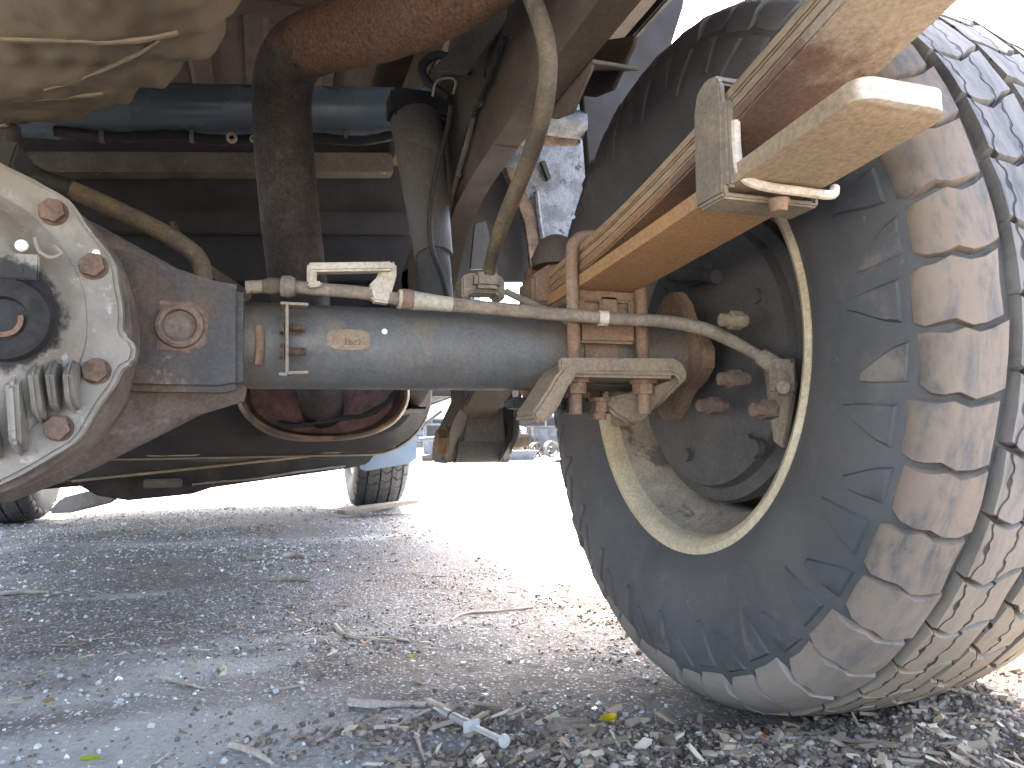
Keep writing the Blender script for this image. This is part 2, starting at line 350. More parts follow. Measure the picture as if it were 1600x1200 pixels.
def ground_mat():
    M, nt, B = newmat('packed dirt with fine gravel'); t = NT(nt); p = t.pos()
    def attr(nm): n = t.n('ShaderNodeAttribute'); n.attribute_name = nm; return n.outputs['Fac']
    col = t.mix(t.rng(t.noise(p, 2.6, 6, .62, .5), .40, .60), (.165,.156,.144), (.148,.122,.098))
    col = t.mix(t.rng(t.noise(p, 17, 6, .7), .44, .66), col, (.11,.097,.083))
    col = t.mix(t.math('MULTIPLY', attr('silt'), .85), col, (.405,.405,.378))
    vo = t.n('ShaderNodeTexVoronoi'); vo.inputs['Scale'].default_value = 330; t.l(p, vo.inputs['Vector'])
    vo2 = t.n('ShaderNodeTexVoronoi'); vo2.inputs['Scale'].default_value = 150; t.l(p, vo2.inputs['Vector'])
    grit = t.math('SUBTRACT', 1., t.math('MULTIPLY', attr('silt'), .75))
    col = t.mix(t.math('MULTIPLY', t.math('MULTIPLY', t.rng(vo2.outputs['Color'], .58, .9), .6), grit), col, (.095,.083,.072))
    col = t.mix(t.math('MULTIPLY', t.math('MULTIPLY', t.rng(vo.outputs['Color'], .74, .86), .8), grit), col, (.60,.60,.58))
    col = t.mix(t.rng(t.math('ADD', attr('soil'), t.math('MULTIPLY', t.math('SUBTRACT', t.noise(p, 40, 5), .5), .7)), .25, .6), col, (.15,.122,.096))
    t.l(col, B.inputs['Base Color']); B.inputs['Roughness'].default_value = .88; B.inputs['Specular IOR Level'].default_value = .3
    b = t.bump(vo.outputs['Distance'], .55, .002, B); b = t.bump(vo2.outputs['Distance'], .5, .004, B, b); t.bump(t.noise(p, 60, 8, .7), .6, .008, B, b)
    return M
ground = mesh_obj('ground', me, ground_mat(), smooth=60); tag(ground, kind='structure')

# ------------------------------------------------------------------ the truck
truck = tag(empty('pickup_truck', (0,0,0)), 'flat tray pickup truck seen from underneath behind its rusty rear axle', 'truck')
ZA, XC = .392, .820

# ---- wheels: carcass profile (u across, r), tread pieces laid on it
HP = [(-.103,.214), (-.113,.226), (-.127,.252), (-.1345,.288), (-.134,.318), (-.127,.345), (-.113,.365), (-.092,.3765), (-.055,.3825), (0,.3845)]
prof2 = [Vector((u,r,0)) for u, r in HP]+[Vector((-u*.84,r,0)) for u, r in HP[-2::-1]]
dense = catmull(prof2, 10)
arc = [0.]
for a, b in zip(dense, dense[1:]): arc.append(arc[-1]+(b-a).length)
mid = arc[len(arc)//2]; arc = np.array(arc)-mid
du = np.array([v.x for v in dense]); dr = np.array([v.y for v in dense])
def prof_at(s):
    u, r = np.interp(s, arc, du), np.interp(s, arc, dr)
    a = np.array([np.interp(s+.004, arc, du)-np.interp(s-.004, arc, du), np.interp(s+.004, arc, dr)-np.interp(s-.004, arc, dr)]); a /= np.linalg.norm(a)
    return u, r, -a[1], a[0]
def ring_pt(th, s, h):
    u, r, nu, nr = prof_at(s); r2 = r+nr*h
    return (u+nu*h, -r2*math.cos(th), r2*math.sin(th))
def block_mesh(name, s0, s1, lo, hi, h, nS, mat, k=.07, hs=None):
    """a tread piece: lo(t), hi(t) give its two flanks (radians) for t = 0..1 across"""
    bm = bmesh.new(); hf = hs or (lambda t: h)
    def P(i, j, lev):
        t = i/nS; s = s0+(s1-s0)*t; a, b = lo(t), hi(t); c = (a+b)/2; w = j/2
        kk = (-.05, .0, k)[lev]; th = c+(a+(b-a)*w-c)*(1-kk); sc = (s0+s1)/2; s = sc+(s-sc)*(1-kk*.6)
        return bm.verts.new(ring_pt(th, s, (-.003, max(hf(t)-.0022, .0002), hf(t))[lev]))
    bidx = [(i,0) for i in range(nS+1)]+[(nS,1)]+[(i,2) for i in range(nS,-1,-1)]+[(0,1)]
    top = {(i,j): P(i,j,2) for i in range(nS+1) for j in range(3)}
    for i in range(nS):
        for j in range(2): bm.faces.new((top[i,j], top[i,j+1], top[i+1,j+1], top[i+1,j]))
    e = [P(i,j,1) for i, j in bidx]; b = [P(i,j,0) for i, j in bidx]; tp = [top[q] for q in bidx]; n = len(bidx)
    for q in range(n):
        w = (q+1) % n
        bm.faces.new((e[q], tp[q], tp[w], e[w])); bm.faces.new((b[q], e[q], e[w], b[w]))
    bmesh.ops.recalc_face_normals(bm, faces=bm.faces)
    me = bpy.data.meshes.new(name); bm.to_mesh(me); bm.free(); me.materials.append(mat)
    me.polygons.foreach_set('use_smooth', [True]*len(me.polygons)); me.set_sharp_from_angle(angle=math.radians(38)); return me
NP = 46; PT = 2*PI/NP
def fl(pts):  # flank polyline in units of a pitch
    x = np.linspace(0, 1, len(pts)); return lambda t: float(np.interp(t, x, pts))*PT
TREAD = []  # (mesh, phase)
TREAD.append((block_mesh('tread_block', -.142, -.088, fl([-.40,-.455,-.43,-.37,-.455,-.42,-.34]), fl([.42,.455,.47,.53,.45,.48,.57]), .0085, 6, M_shoulder, .04, lambda t: .0085*min(1, .12+3.2*t)), .0))
TREAD.append((block_mesh('tread_block', -.137, -.085, fl([-.30,-.42,-.43,-.37,-.455,-.40,-.30]), fl([.44,.455,.47,.53,.45,.51,.62]), .0078, 6, M_shoulder, .04, lambda t: .0078*min(1, .12+3.2*t)), .0))
TREAD.append((block_mesh('tread_block', -.078, -.028, fl([-.30,-.40,-.47,-.36,-.20,-.12]), fl([.62,.52,.45,.56,.72,.80]), .0095, 5, M_center, .05), .30))
TREAD.append((block_mesh('tread_block', -.021, .024, fl([-.14,-.22,-.40,-.46,-.30,-.24]), fl([.76,.70,.50,.46,.62,.68]), .0095, 5, M_center, .05), .62))
TREAD.append((block_mesh('tread_block', .031, .072, fl([-.12,-.20,-.36,-.47,-.40,-.30]), fl([.80,.72,.56,.45,.52,.62]), .0095, 5, M_center, .05), .85))
TREAD.append((block_mesh('tread_block', .080, .138, fl([-.34,-.42,-.44,-.38,-.42,-.45,-.42]), fl([.54,.46,.44,.50,.46,.45,.44]), .0095, 6, M_shoulder, .05), .2))
SPARE_LUG = block_mesh('tread_block', -.135, -.088, fl([-.30,-.49,-.46,-.50,-.46]), fl([.30,.47,.51,.48,.52]), .0055, 5, M_spare, .16)
SIDE = block_mesh('side_lug', -.196, -.148, fl([.02,-.12,-.30,-.36]), fl([.16,.26,.32,.36]), .0024, 4, M_side, .16)
SIDE2 = block_mesh('side_lug', -.182, -.143, fl([-.34,-.36,-.32,-.28]), fl([-.18,.05,.26,.36]), .0020, 4, M_side, .16)
VAR = {}
for me_, ph in TREAD:                      # worn, chipped variants of each tread piece
    vs = []
    for q_ in range(4):
        mv = me_.copy()
        for v in mv.vertices: v.co = Vector(v.co)+Vector([mnoise.noise(v.co*75+Vector((q_*11+i*3.3, i*5., 0))) for i in range(3)])*.0022
        vs.append(mv)
    VAR[me_.name] = vs
me_carc = None
def make_wheel(loc, rz, outer_only=False, spin=0., detailed=True, name='wheel'):
    global me_carc
    # rim: lip, bead seat, drop well, disc
    rp = [(-.096,.205), (-.104,.2075), (-.1115,.2120), (-.1150,.2185), (-.1135,.2255), (-.106,.2270), (-.1005,.218), (-.099,.213), (-.090,.2085), (-.07,.206), (-.052,.190), (-.03,.186), (.0,.186), (.02,.198), (.06,.205), (.080,.209), (.090,.2225), (.093,.219), (.086,.208), (.076,.201), (.06,.197), (.024,.190), (.012,.181), (-.028,.180), (-.048,.184), (-.066,.199), (-.086,.2015)]
    w = obj(name, b_lathe(rp, (0,0,0), 'X', 96, closed=True), M_rim if True else None, truck)
    w.location = loc; w.rotation_euler = (spin, 0, rz)
    bar = obj('rim_barrel', b_lathe([(-.0945,.2035), (-.086,.2005), (-.067,.198), (-.049,.183), (-.028,.1792), (.010,.1802), (.022,.188), (.05,.192)], (0,0,0), 'X', 96), M_barrel, w)
    dp = [(.045,.192), (.04,.17), (.028,.15), (.035,.12), (.052,.10), (.055,.07), (.055,.02), (.061,.02), (.061,.07), (.058,.10), (.041,.12), (.034,.15), (.046,.17), (.051,.192)]
    obj('wheel_disc', b_lathe(dp, (0,0,0), 'X', 64, closed=True), M_barrel, w)
    if me_carc is None:
        bm = b_lathe([(v.x, v.y) for v in dense], (0,0,0), 'X', 240)
        # rim protector rib and fine rings on the sidewall are real relief
        ty = obj('tyre', bm, M_rub, w); me_carc = ty.data
    else: mesh_obj('tyre', me_carc, None, w, 0)
    for me_, ph in TREAD:
        first = me_ is TREAD[0][0]; second = me_ is TREAD[1][0]
        if name == 'spare_wheel' and (first or second): continue
        for k in range(NP):
            if first and k % 2: continue
            if second and not k % 2: continue
            o = bpy.data.objects.new('tread_block', VAR.get(me_.name, [me_])[(k*7+k//3) % 4 if me_.name in VAR else 0]); C.objects.link(o); o.parent = w; o.rotation_euler = (-(k+ph)*PT, 0, 0)
            if not detailed and name == 'wheel': o.material_slots[0].link = 'OBJECT'; o.material_slots[0].material = M_plain if me_.materials[0] is M_shoulder else M_crown2
    if detailed:
        for k in range(NP):
            o = bpy.data.objects.new('side_lug', SIDE2 if k % 2 else SIDE); C.objects.link(o); o.parent = w; o.rotation_euler = (-k*PT, 0, 0)
    return w
rear = make_wheel((XC,0,ZA), 0)
tag(rear, 'cream steel rear wheel with dusty all terrain tyre')
make_wheel((-XC,0,ZA), PI, spin=.3, detailed=False)
make_wheel((.787,3.03,ZA), 0, spin=.05, detailed=False)
make_wheel((-.787,3.03,ZA), PI, spin=.2, detailed=False)

# ---- spare wheel slung under the tray
sp = make_wheel((-.138,-.292,.722), 0, spin=0, detailed=False, name='spare_wheel'); sp.rotation_euler = (0, -PI/2, .35)
sp.rotation_euler = Matrix.Rotation(.04, 3, 'X').to_4x4().to_euler() if False else (0, -PI/2, .2)
tag(sp, 'spare wheel with tyre caked in tan dry mud')
bmr = [b_tube([(-.1345-.0015*math.sin(k+i), -(r0+dr_*i/6)*math.cos(a0+i*da/6), (r0+dr_*i/6)*math.sin(a0+i*da/6)) for i in range(7)], .0019, 6, 4, wob=.4) for k, (r0, dr_, a0, da) in enumerate(((.25,.09,3.3,.5), (.28,.05,3.75,.5), (.30,.03,4.15,.45), (.24,.10,4.3,.35), (.33,.01,3.5,.35), (.24,.07,2.8,.5), (.26,.05,.4,.5), (.29,.02,1.3,.6), (.25,.06,5.1,.5)))]
for k_, bmr_ in enumerate(bmr): obj('sidewall_ridge', bmr_, M_spare, sp)
for ch in sp.children:
    if ch.name.startswith(('tyre', 'tread_block')):
        if ch.name.startswith('tyre'):
            ch.data = ch.data.copy()
            for v in ch.data.vertices:
                c = Vector(v.co); rad = Vector((0, c.y, c.z)).normalized(); th_ = math.atan2(c.z, c.y); wsh = max(0, min(1, (c.yz.length-.325)/.035))*(1 if c.x < 0 else 0)
                lump = .5+.5*math.sin(th_*NP+1.6*mnoise.noise(c*9)*3)
                v.co = c+Vector((-1,0,0))*(.005*mnoise.noise(c*22)+.003*mnoise.noise(c*70)+.006*wsh*lump)+rad*wsh*(.007*lump+.008*mnoise.noise(c*30))
            ch.data.materials.clear(); ch.data.materials.append(M_spare)
        else:
            ch.material_slots[0].link = 'OBJECT'; ch.material_slots[0].material = M_spare

# ---- brake drum, backing plate, axle flange
drum = obj('brake_drum', b_join(b_lathe([(.738,.0), (.738,.135), (.742,.150), (.752,.154), (.756,.168), (.768,.171), (.775,.160), (.835,.158), (.845,.15), (.85,.10), (.85,0)], (0,0,ZA), 'X', 72)), M_drum, truck)
for (y, z) in ((-.09,-.10), (.03,-.115), (-.115,.05), (.07,.09), (-.02,.125)):
    obj('drum_bolt', b_hex((.739,y,ZA+z), (-1,0,0), .008, .007, .011), M_drum, drum)
flp = []
for a in range(24):
    an = 2*PI*a/24; rr = .066+.010*math.cos(4*an-.6)
    flp.append((.695, rr*math.cos(an), ZA+rr*math.sin(an)))
flange = obj('axle_flange', b_prism(flp, (.016,0,0), .002), M_perch, truck)
for (px, py, l) in ((1135,500,.032), (1133,592,.036), (1100,634,.036), (1185,640,.02)):
    p = U(px, py, X=.68); obj('flange_bolt', b_join(b_cyl(p-Vector((.006,0,0)), p+Vector((l-.01,0,0)), .0065, seg=12), b_hex(p+Vector((.004,0,0)), (1,0,0), .0095, .013)), M_bolt if py > 550 else M_plate, flange)
p = U(1215, 640, X=.725); lev = obj('brake_lever', b_prism([U(1190,560,X=.735), U(1235,560,X=.735), U(1240,600,X=.735), U(1222,700,X=.735), U(1208,690,X=.735)], (.006,0,0), .001), M_clamp, drum)
obj('adjuster_plug', b_cyl(U(1185,700,X=.737), U(1185,700,X=.737)+Vector((-.008,0,0)), .011, .010, 18, .0015), M_drum, drum)
b = b_box(U(1090,430,X=.735), (.012,.05,.02), .003); obj('wheel_cylinder', b_join(b, b_cyl(U(1050,430,X=.728), U(1120,432,X=.728), .008, seg=12)), M_drum, drum)

# ---- rear axle
axle = obj('rear_axle_tube', b_lathe([(-.66,0), (-.66,.041), (.215,.041), (.215,.042), (.66,.041), (.70,.046), (.705,.046), (.705,0)], (0,0,ZA), 'X', 56), M_axle, truck)
tag(axle, 'dark grey painted rear axle tube')
# differential housing: cone out to the tube, thick neck, deeper nose ahead
hp = [(-.25,.042), (-.232,.056), (-.19,.060), (-.05,.130), (.0,.140), (.045,.138), (.105,.112), (.195,.063), (.215,.056), (.232,.050), (.235,.041)]
hb = b_lathe(hp, (0,0,ZA-.004), 'X', 64); bmesh.ops.scale(hb, vec=(1,.42,1), verts=hb.verts)
nose = b_lathe([(0,.12), (.06,.115), (.16,.085), (.23,.06), (.27,.055), (.275,0)], (.02,0,ZA-.01), 'Y', 40)
ring = b_lathe([(-.112,.100), (-.112,.131), (-.085,.133), (-.03,.128), (.0,.11)], (.02,0,ZA-.007), 'Y', 64)
hous = obj('differential_housing', roughen(b_join(hb, nose, ring), .0012, 40), M_cast, truck)
# neck sleeve with square end and its bosses
nk = [(.112,-.052), (.112,.052)]
sl = b_prism([(.108,-.036,ZA+.075), (.135,-.036,ZA+.072), (.205,-.036,ZA+.050), (.232,-.036,ZA+.046), (.233,-.036,ZA-.046), (.215,-.036,ZA-.050), (.115,-.036,ZA-.049), (.108,-.036,ZA-.02)], (0,-.026,0), .006)
sleeve = obj('axle_neck', roughen(sl, .0006, 50), M_sleeve, hous)
bc = U(280, 510, Y=-.060)
dshape = [(-.017,-.0225), (-.017,.0225)]+[(.004+.0215*math.cos(a), .0235*math.sin(a)) for a in np.linspace(1.35, -1.35, 13)]
bo = b_prism([(bc.x+x, -.056, bc.z+z) for x, z in dshape], (0,-.0075,0), .0015)
boss = obj('casting_boss', roughen(bo, .0006, 90), M_boss, hous)
obj('boss_ring', roughen(b_lathe([(-.062,.0200), (-.0685,.0190), (-.0695,.0165), (-.0685,.0140), (-.0640,.0128), (-.0632,.0128)], (bc.x+.001,0,bc.z), 'Y', 40), .0005, 120), M_boss, boss)
obj('boss_plug', roughen(b_lathe([(-.0655,.0), (-.0652,.007), (-.0642,.0100), (-.0630,.0118)], (bc.x-.001,0,bc.z-.001), 'Y', 32), .0003, 150), M_cast, boss)
obj('boss_dimple', b_lathe([(-.0585,0), (-.0592,.007), (-.0615,.0085), (-.060,.0115), (-.056,.0125)], (U(303,575,Y=-.06).x,0,U(303,575,Y=-.06).z), 'Y', 28), M_boss, hous)
obj('casting_pad', b_box((U(310,462,Y=-.055).x,-.057,U(310,462,Y=-.055).z), (.022,.004,.012), .0015), M_sleeve, hous)
tm = b_join(b_box((.108,-.0,.0), (.030,.004,.009), .0015), b_box((.1065,0,-.012), (.010,.004,.022), .0015))
pT = U(152, 683, Y=-.062)
bmesh.ops.rotate(tm, cent=(.108,0,0), matrix=Matrix.Rotation(.15,3,'Y'), verts=tm.verts); bmesh.ops.translate(tm, vec=(pT.x-.108, -.0645, pT.z), verts=tm.verts)

# cover: flange with bolt lobes and a tab, domed middle, cooling ribs
cx, cz = .020, .386
def cover_r(a):
    r = .1275
    for ba in BOLT_A: r += .0035*math.exp(-((((a-ba+PI) % (2*PI))-PI)/.12)**2)
    r += .010*math.exp(-((((a+.14+PI) % (2*PI))-PI)/.085)**4)
    return r
BOLT_A = [math.radians(a) for a in (23, 47, 78, 108, 138, 162, 198, 222, 252, 282, -41, -17)]
out = [(cx+cover_r(a)*math.cos(a), -.1125, cz+cover_r(a)*math.sin(a)) for a in np.linspace(0, 2*PI, 160, False)]
flg = b_prism(out, (0,-.017,0), .003)
dome = b_lathe([(-.118,.104), (-.131,.104), (-.134,.099), (-.140,.094), (-.150,.086), (-.158,.075), (-.161,.060), (-.1615,.0)], (cx,0,cz), 'Y', 96)
cover = obj('differential_cover', roughen(b_join(flg, dome), .0007, 45), M_cover, truck, 30); tag(cover, 'ribbed aluminium cover with oil stain around its plug')
for a in BOLT_A:
    r = .1165; obj('cover_bolt', b_hex((cx+r*math.cos(a), -.1295, cz+r*math.sin(a)), (0,-1,0), .0090, .008, .0100), M_bolt, cover)
for (px, y0, y1, w) in ((12,575,705,.008), (47,560,655,.0065), (74,560,640,.005), (100,560,638,.0065), (-30,570,715,.008)):
    a, b = U(px,y0,Y=-.155), U(px,y1,Y=-.150)
    bm = b_prism([(a.x,-.150,a.z), (a.x,-.162,a.z-.012), (b.x,-.151,b.z+.006), (b.x,-.143,b.z), (b.x,-.13,b.z-.004), (a.x,-.13,a.z)], (w,0,0), .0028)
    obj('cooling_rib', roughen(bm, .0006, 60), M_cover, cover)
pl = b_lathe([(-.158,.030), (-.164,.028), (-.166,.024), (-.166,.0155), (-.164,.0145), (-.160,.0140), (-.158,0)], (PLUG.x,0,PLUG.z), 'Y', 40)
M_oil = grime('oily black', (.012,.012,.012), (.02,.02,.02), None, .8, 0, 40, bump=.2)
plug = obj('filler_plug', pl, M_oil, cover)
obj('plug_washer', b_lathe([(-.1600,.0128), (-.1625,.0125), (-.1622,.009), (-.159,.0085)], (PLUG.x-.001,0,PLUG.z), 'Y', 32, frac=.5, a0=1.3), M_bolt2, cover)
a, b_ = U(-5, 392, Y=-.165), U(58, 436, Y=-.165)
obj('casting_plate', b_box(((a.x+b_.x)/2, -.1603, (a.z+b_.z)/2), (b_.x-a.x, .003, a.z-b_.z), .001), M_cover, cover)
lm = []
for row in range(3):
    x = a.x+.010
    while x < b_.x-.006:
        w = random.choice((.0012,.0028,.0034)); z = a.z-.006-row*.0062
        lm.append(b_box((x, -.1618, z), (w, .0008, random.choice((.0042,.0042,.0012))), 0)); x += random.uniform(.0035,.0055)
obj('worn_lettering', b_join(*lm), M_cover, cover)
ss = b_tube([U(55,372,Y=-.159), U(62,392,Y=-.161), U(80,402,Y=-.162), U(96,395,Y=-.162), U(85,383,Y=-.162)], .0016, 8); obj('cast_mark', ss, M_cover, cover)
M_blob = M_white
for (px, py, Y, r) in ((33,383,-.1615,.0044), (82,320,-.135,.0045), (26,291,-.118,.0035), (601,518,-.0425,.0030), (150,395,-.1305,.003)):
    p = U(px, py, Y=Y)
    obj('light_fleck', b_lathe([(.004,r*.2), (.001,r), (-.0006,r*.85), (-.0009,0)], p, 'Y', 14), M_white, cover if px < 300 else axle)  # small white discs drawn in place of flecks of light
# black bracket over the housing
br = b_prism([U(-10,215,Y=-.06), U(30,222,Y=-.06), U(18,258,Y=-.06), U(60,290,Y=-.06), U(107,318,Y=-.06), U(108,335,Y=-.06), U(70,345,Y=-.06), U(-10,300,Y=-.06)], (0,.05,0), .002)
obj('breather_bracket', br, M_dark, truck)
brh = obj('breather_hose', b_tube([U(12,200,Y=.02), U(16,245,Y=.02), U(55,278,Y=.02), U(115,298,Y=.02), U(220,345,Y=.01), U(285,382,Y=0), U(312,408,Y=0), U(318,440,Y=0)], .0085, 14, 8), M_hose, truck)
obj('hose_sleeve', b_tube([U(12,198,Y=.02), U(16,245,Y=.02), U(55,278,Y=.02), U(112,297,Y=.02)], .0105, 14, 8), M_dark, brh)

# clip with two threaded studs on the tube
def cb(x0, y0, x1, y1, Y, th, d=.012, bev=.0006, dy=.0):
    a, b = U(x0,y0,Y=Y), U(x1,y1,Y=Y); v = b-a; L = v.length
    ang = math.atan2(v.z, v.x)
    return b_box((a+b)/2+Vector((0,dy,0)), (L, d, th), bev, Matrix.Rotation(-ang, 3, 'Y'))
clip = obj('tube_clip', b_join(cb(448,478,448,586,-.055,.0028,.022), cb(437,477,481,479,-.055,.0025,.024), cb(435,586,449,586,-.055,.0028,.02), cb(447,584,481,583,-.055,.0025,.022)), M_clamp, axle)
clip.name = 'tube_clip'
for py in (511, 549):
    p = U(444, py, Y=-.052); segs = []
    prof = []
    for i in range(28): prof.append((i*.0007, .0040 if i % 2 else .0032))
    bm = b_lathe([(0,0)]+prof+[(.0196,0)], p, 'X', 14); hx = b_hex(p, (-1,0,0), .0075, .004)
    obj('threaded_stud', b_join(bm, hx), M_bolt, axle)
obj('tube_weld', b_tube([(.246,-.041,ZA+.012), (.247,-.044,ZA-.002), (.246,-.039,ZA-.022)], .004, 8, wob=.3), M_perch, axle)
t0 = U(545, 530, Y=-.044)
def tag_ring(k, h):
    R_ = []
    for a in np.linspace(0, 2*PI, 36, False):
        x = t0.x+.0205*k*math.copysign(abs(math.cos(a))**.6, math.cos(a)); z = t0.z+.0105*k*math.copysign(abs(math.sin(a))**.6, math.sin(a))
        R_.append((x+.0006*mnoise.noise(Vector((x*300,z*300,0))), -math.sqrt(.041**2-(z-ZA)**2)-h, z))
    return R_
tagp = obj('axle_tag', roughen(b_loft([tag_ring(.001,.0014), tag_ring(.5,.0014), tag_ring(.95,.0014), tag_ring(1,.0008), tag_ring(1.01,-.001)]), .0005, 200), M_plate, axle)
def text_mesh(name, s, size, loc, mat, parent, depth=.0003):
    cu = bpy.data.curves.new(name, 'FONT'); cu.body = s; cu.size = size; cu.extrude = depth; cu.align_x = 'CENTER'
    o = bpy.data.objects.new('tmp', cu); C.objects.link(o); bpy.context.view_layer.update()
    me = bpy.data.meshes.new_from_object(o.evaluated_get(bpy.context.evaluated_depsgraph_get())); bpy.data.objects.remove(o)
    o = mesh_obj(name, me, mat, parent, 0); o.location = loc; o.rotation_euler = (PI/2, 0, 0); return o
text_mesh('tag_lettering', 'Fbc2', .0085, (t0.x+.004, -.0428, t0.z-.005), M_brown, tagp)

# ---- spring plate, U-bolts, perch, bump stop
perch = obj('spring_perch', b_join(b_box((.590,-.058,.446), (.066,.006,.010), .0015), b_box((.5605,-.058,.430), (.008,.006,.030), .0015), b_box((.6195,-.058,.430), (.008,.006,.030), .0015),
    b_box((.592,-.058,.431), (.020,.006,.030), .0015), b_box((.590,-.056,.407), (.066,.010,.022), .003), b_box((.590,0,.445), (.070,.118,.010), .002), b_box((.590,.0,.425), (.062,.104,.034), .002), b_box((.590,-.030,.395), (.058,.030,.060), .01)), M_perch, truck)
pt = []
plate_top = b_box((.588,-.02,.362), (.118,.150,.010), .003)
wing = []
pts = [(.534,.366), (.522,.360), (.512,.347), (.503,.330), (.494,.318), (.484,.312), (.476,.314), (.474,.322), (.482,.332), (.492,.346), (.500,.358), (.508,.367), (.520,.374), (.534,.375)]
lw = b_prism([(x+.016,-.100,z) for x, z in pts], (0,.055,0), .003)
rlip = b_prism([(.520,-.098,.360), (.520,-.098,.375), (.645,-.098,.377), (.656,-.098,.372), (.660,-.098,.360), (.652,-.098,.350), (.650,-.098,.358), (.640,-.098,.3625)], (0,.008,0), .002)
rw = b_prism([(.660,-.098,.366), (.661,-.096,.356), (.655,-.06,.335), (.648,.0,.312), (.645,.04,.312), (.648,.055,.366)], (-.006,0,0), .002)
rfl = b_prism([(.590,-.030,.340), (.606,-.040,.322), (.622,-.046,.313), (.640,-.040,.315), (.652,-.050,.335), (.655,-.080,.358), (.645,-.085,.355), (.62,-.06,.345)], (0,.012,0), .003)
sp_plate = obj('spring_plate', b_join(plate_top, lw, rlip, rw, rfl), M_plate, truck)
obj('plate_flange', b_join(b_box((.585,.02,.338), (.16,.03,.012), .003), b_box((.60,-.02,.333), (.10,.02,.016), .004)), M_dark, sp_plate)
for y in (-.066, .060):
    X0, X1 = .5485, .6265
    path = [(X0,y,.322), (X0,y,.40), (X0,y,.485), (X0+.006,y,.500), (X0+.018,y,.506), (X1-.018,y,.506), (X1-.006,y,.500), (X1,y,.485), (X1,y,.40), (X1,y,.322)]
    ub = obj('u_bolt', b_tube(path, .0068, 14, 6), M_perch if y < 0 else M_brown, truck)
    for x in (X0, X1):
        prof = [(0,0)]+[(i*.0009, .0072 if i % 2 else .0062) for i in range(48)]+[(.0432,0)]
        obj('bolt_thread', b_lathe(prof, (x,y,.372), 'Z', 14), M_bolt2, ub)
        obj('nut', b_join(b_hex((x,y,.3565), (0,0,-1), .0118, .014, .0145), b_cyl((x,y,.344), (x,y,.331), .0068, seg=12, bev=.001)), M_bolt2, ub)
cbp = U(937, 637, Y=-.03)
obj('center_bolt', b_join(b_hex((cbp.x,-.03,.340), (0,0,-1), .011, .014, .013), b_cyl((cbp.x,-.03,.335), (cbp.x,-.03,.318), .007, seg=12)), M_bolt2, sp_plate)
obj('bump_stop', b_lathe([(.498,0), (.498,.028), (.508,.029), (.520,.024), (.530,.018), (.535,.009), (.536,0)], (.572,.035,0), 'Z', 32), M_rail, truck)
obj('shackle_block', b_join(b_prism([U(832,475,Y=.02), U(832,430,Y=.02), U(850,418,Y=.02), U(880,395,Y=.02), U(895,430,Y=.02), U(895,475,Y=.02)], (0,.05,0), .004)), M_perch, truck)

# ---- leaf spring: curve of the pack bottom along the truck
YS = [.50, .38, .22, .06, -.05, -.20, -.30, -.41, -.55, -.75, -.95]
ZB = [.297, .352, .425, .462, .464, .484, .502, .528, .560, .596, .620]
def leaf(name, y0, y1, off, th, x0, x1, mat, parent, rnd=0., zb=None, n=40, bev=.0015):
    ysx = np.linspace(y0, y1, n)
    if rnd: ysx = np.concatenate([np.linspace(y0, y1+rnd, n)[:-1], y1+rnd-rnd*np.sin(np.linspace(0, PI/2, 9))]); n = len(ysx)
    zz = np.interp(ysx, YS[::-1], (zb or ZB)[::-1])
    k = np.ones(7)/7; zz = np.convolve(np.pad(zz, 3, mode='reflect', reflect_type='odd'), k, 'valid')
    bm = bmesh.new(); R = []
    for i, (y, z) in enumerate(zip(ysx, zz)):
        s = 0
        if rnd and y < y1+rnd: s = rnd*(1-math.sqrt(max(0, 1-((y1+rnd-y)/rnd)**2)))
        R.append([bm.verts.new(v) for v in ((x0+s,y,z+off), (x1-s,y,z+off), (x1-s,y,z+off+th), (x0+s,y,z+off+th))])
    for a, b in zip(R, R[1:]):
        for k in range(4): bm.faces.new((a[k], a[(k+1)%4], b[(k+1)%4], b[k]))
    bm.faces.new(R[0]); bm.faces.new(R[-1][::-1])
    bmesh.ops.recalc_face_normals(bm, faces=bm.faces); bevel(bm, bev, 2, .7)
    return obj(name, bm, mat, parent)
main = leaf('leaf_spring', .50, -.95, .0195, .0090, .557, .622, M_leaf, truck); tag(main, 'dusty orange leaf spring pack')
leaf('spring_leaf', .40, -.86, .0100, .0090, .5575, .6215, M_leaf, main)
leaf('spring_leaf', .30, -.70, 0, .0095, .5565, .6225, M_leafrust, main)
ZO = [.300, .35, .41, .448, .4515, .4600, .4660, .4735, .49, .5, .5]
ol = leaf('overload_leaf', .20, -.446, 0, .0125, .555, .624, M_over, main, .014, ZO, 48)
tag(ol, 'lower leaf, orange near the axle and tan at its pale free end')
eye = obj('spring_eye', b_lathe([(.555,.018), (.555,.028), (.624,.028), (.624,.018)], (0,.50,.325), 'X', 32, closed=True), M_brown, main)
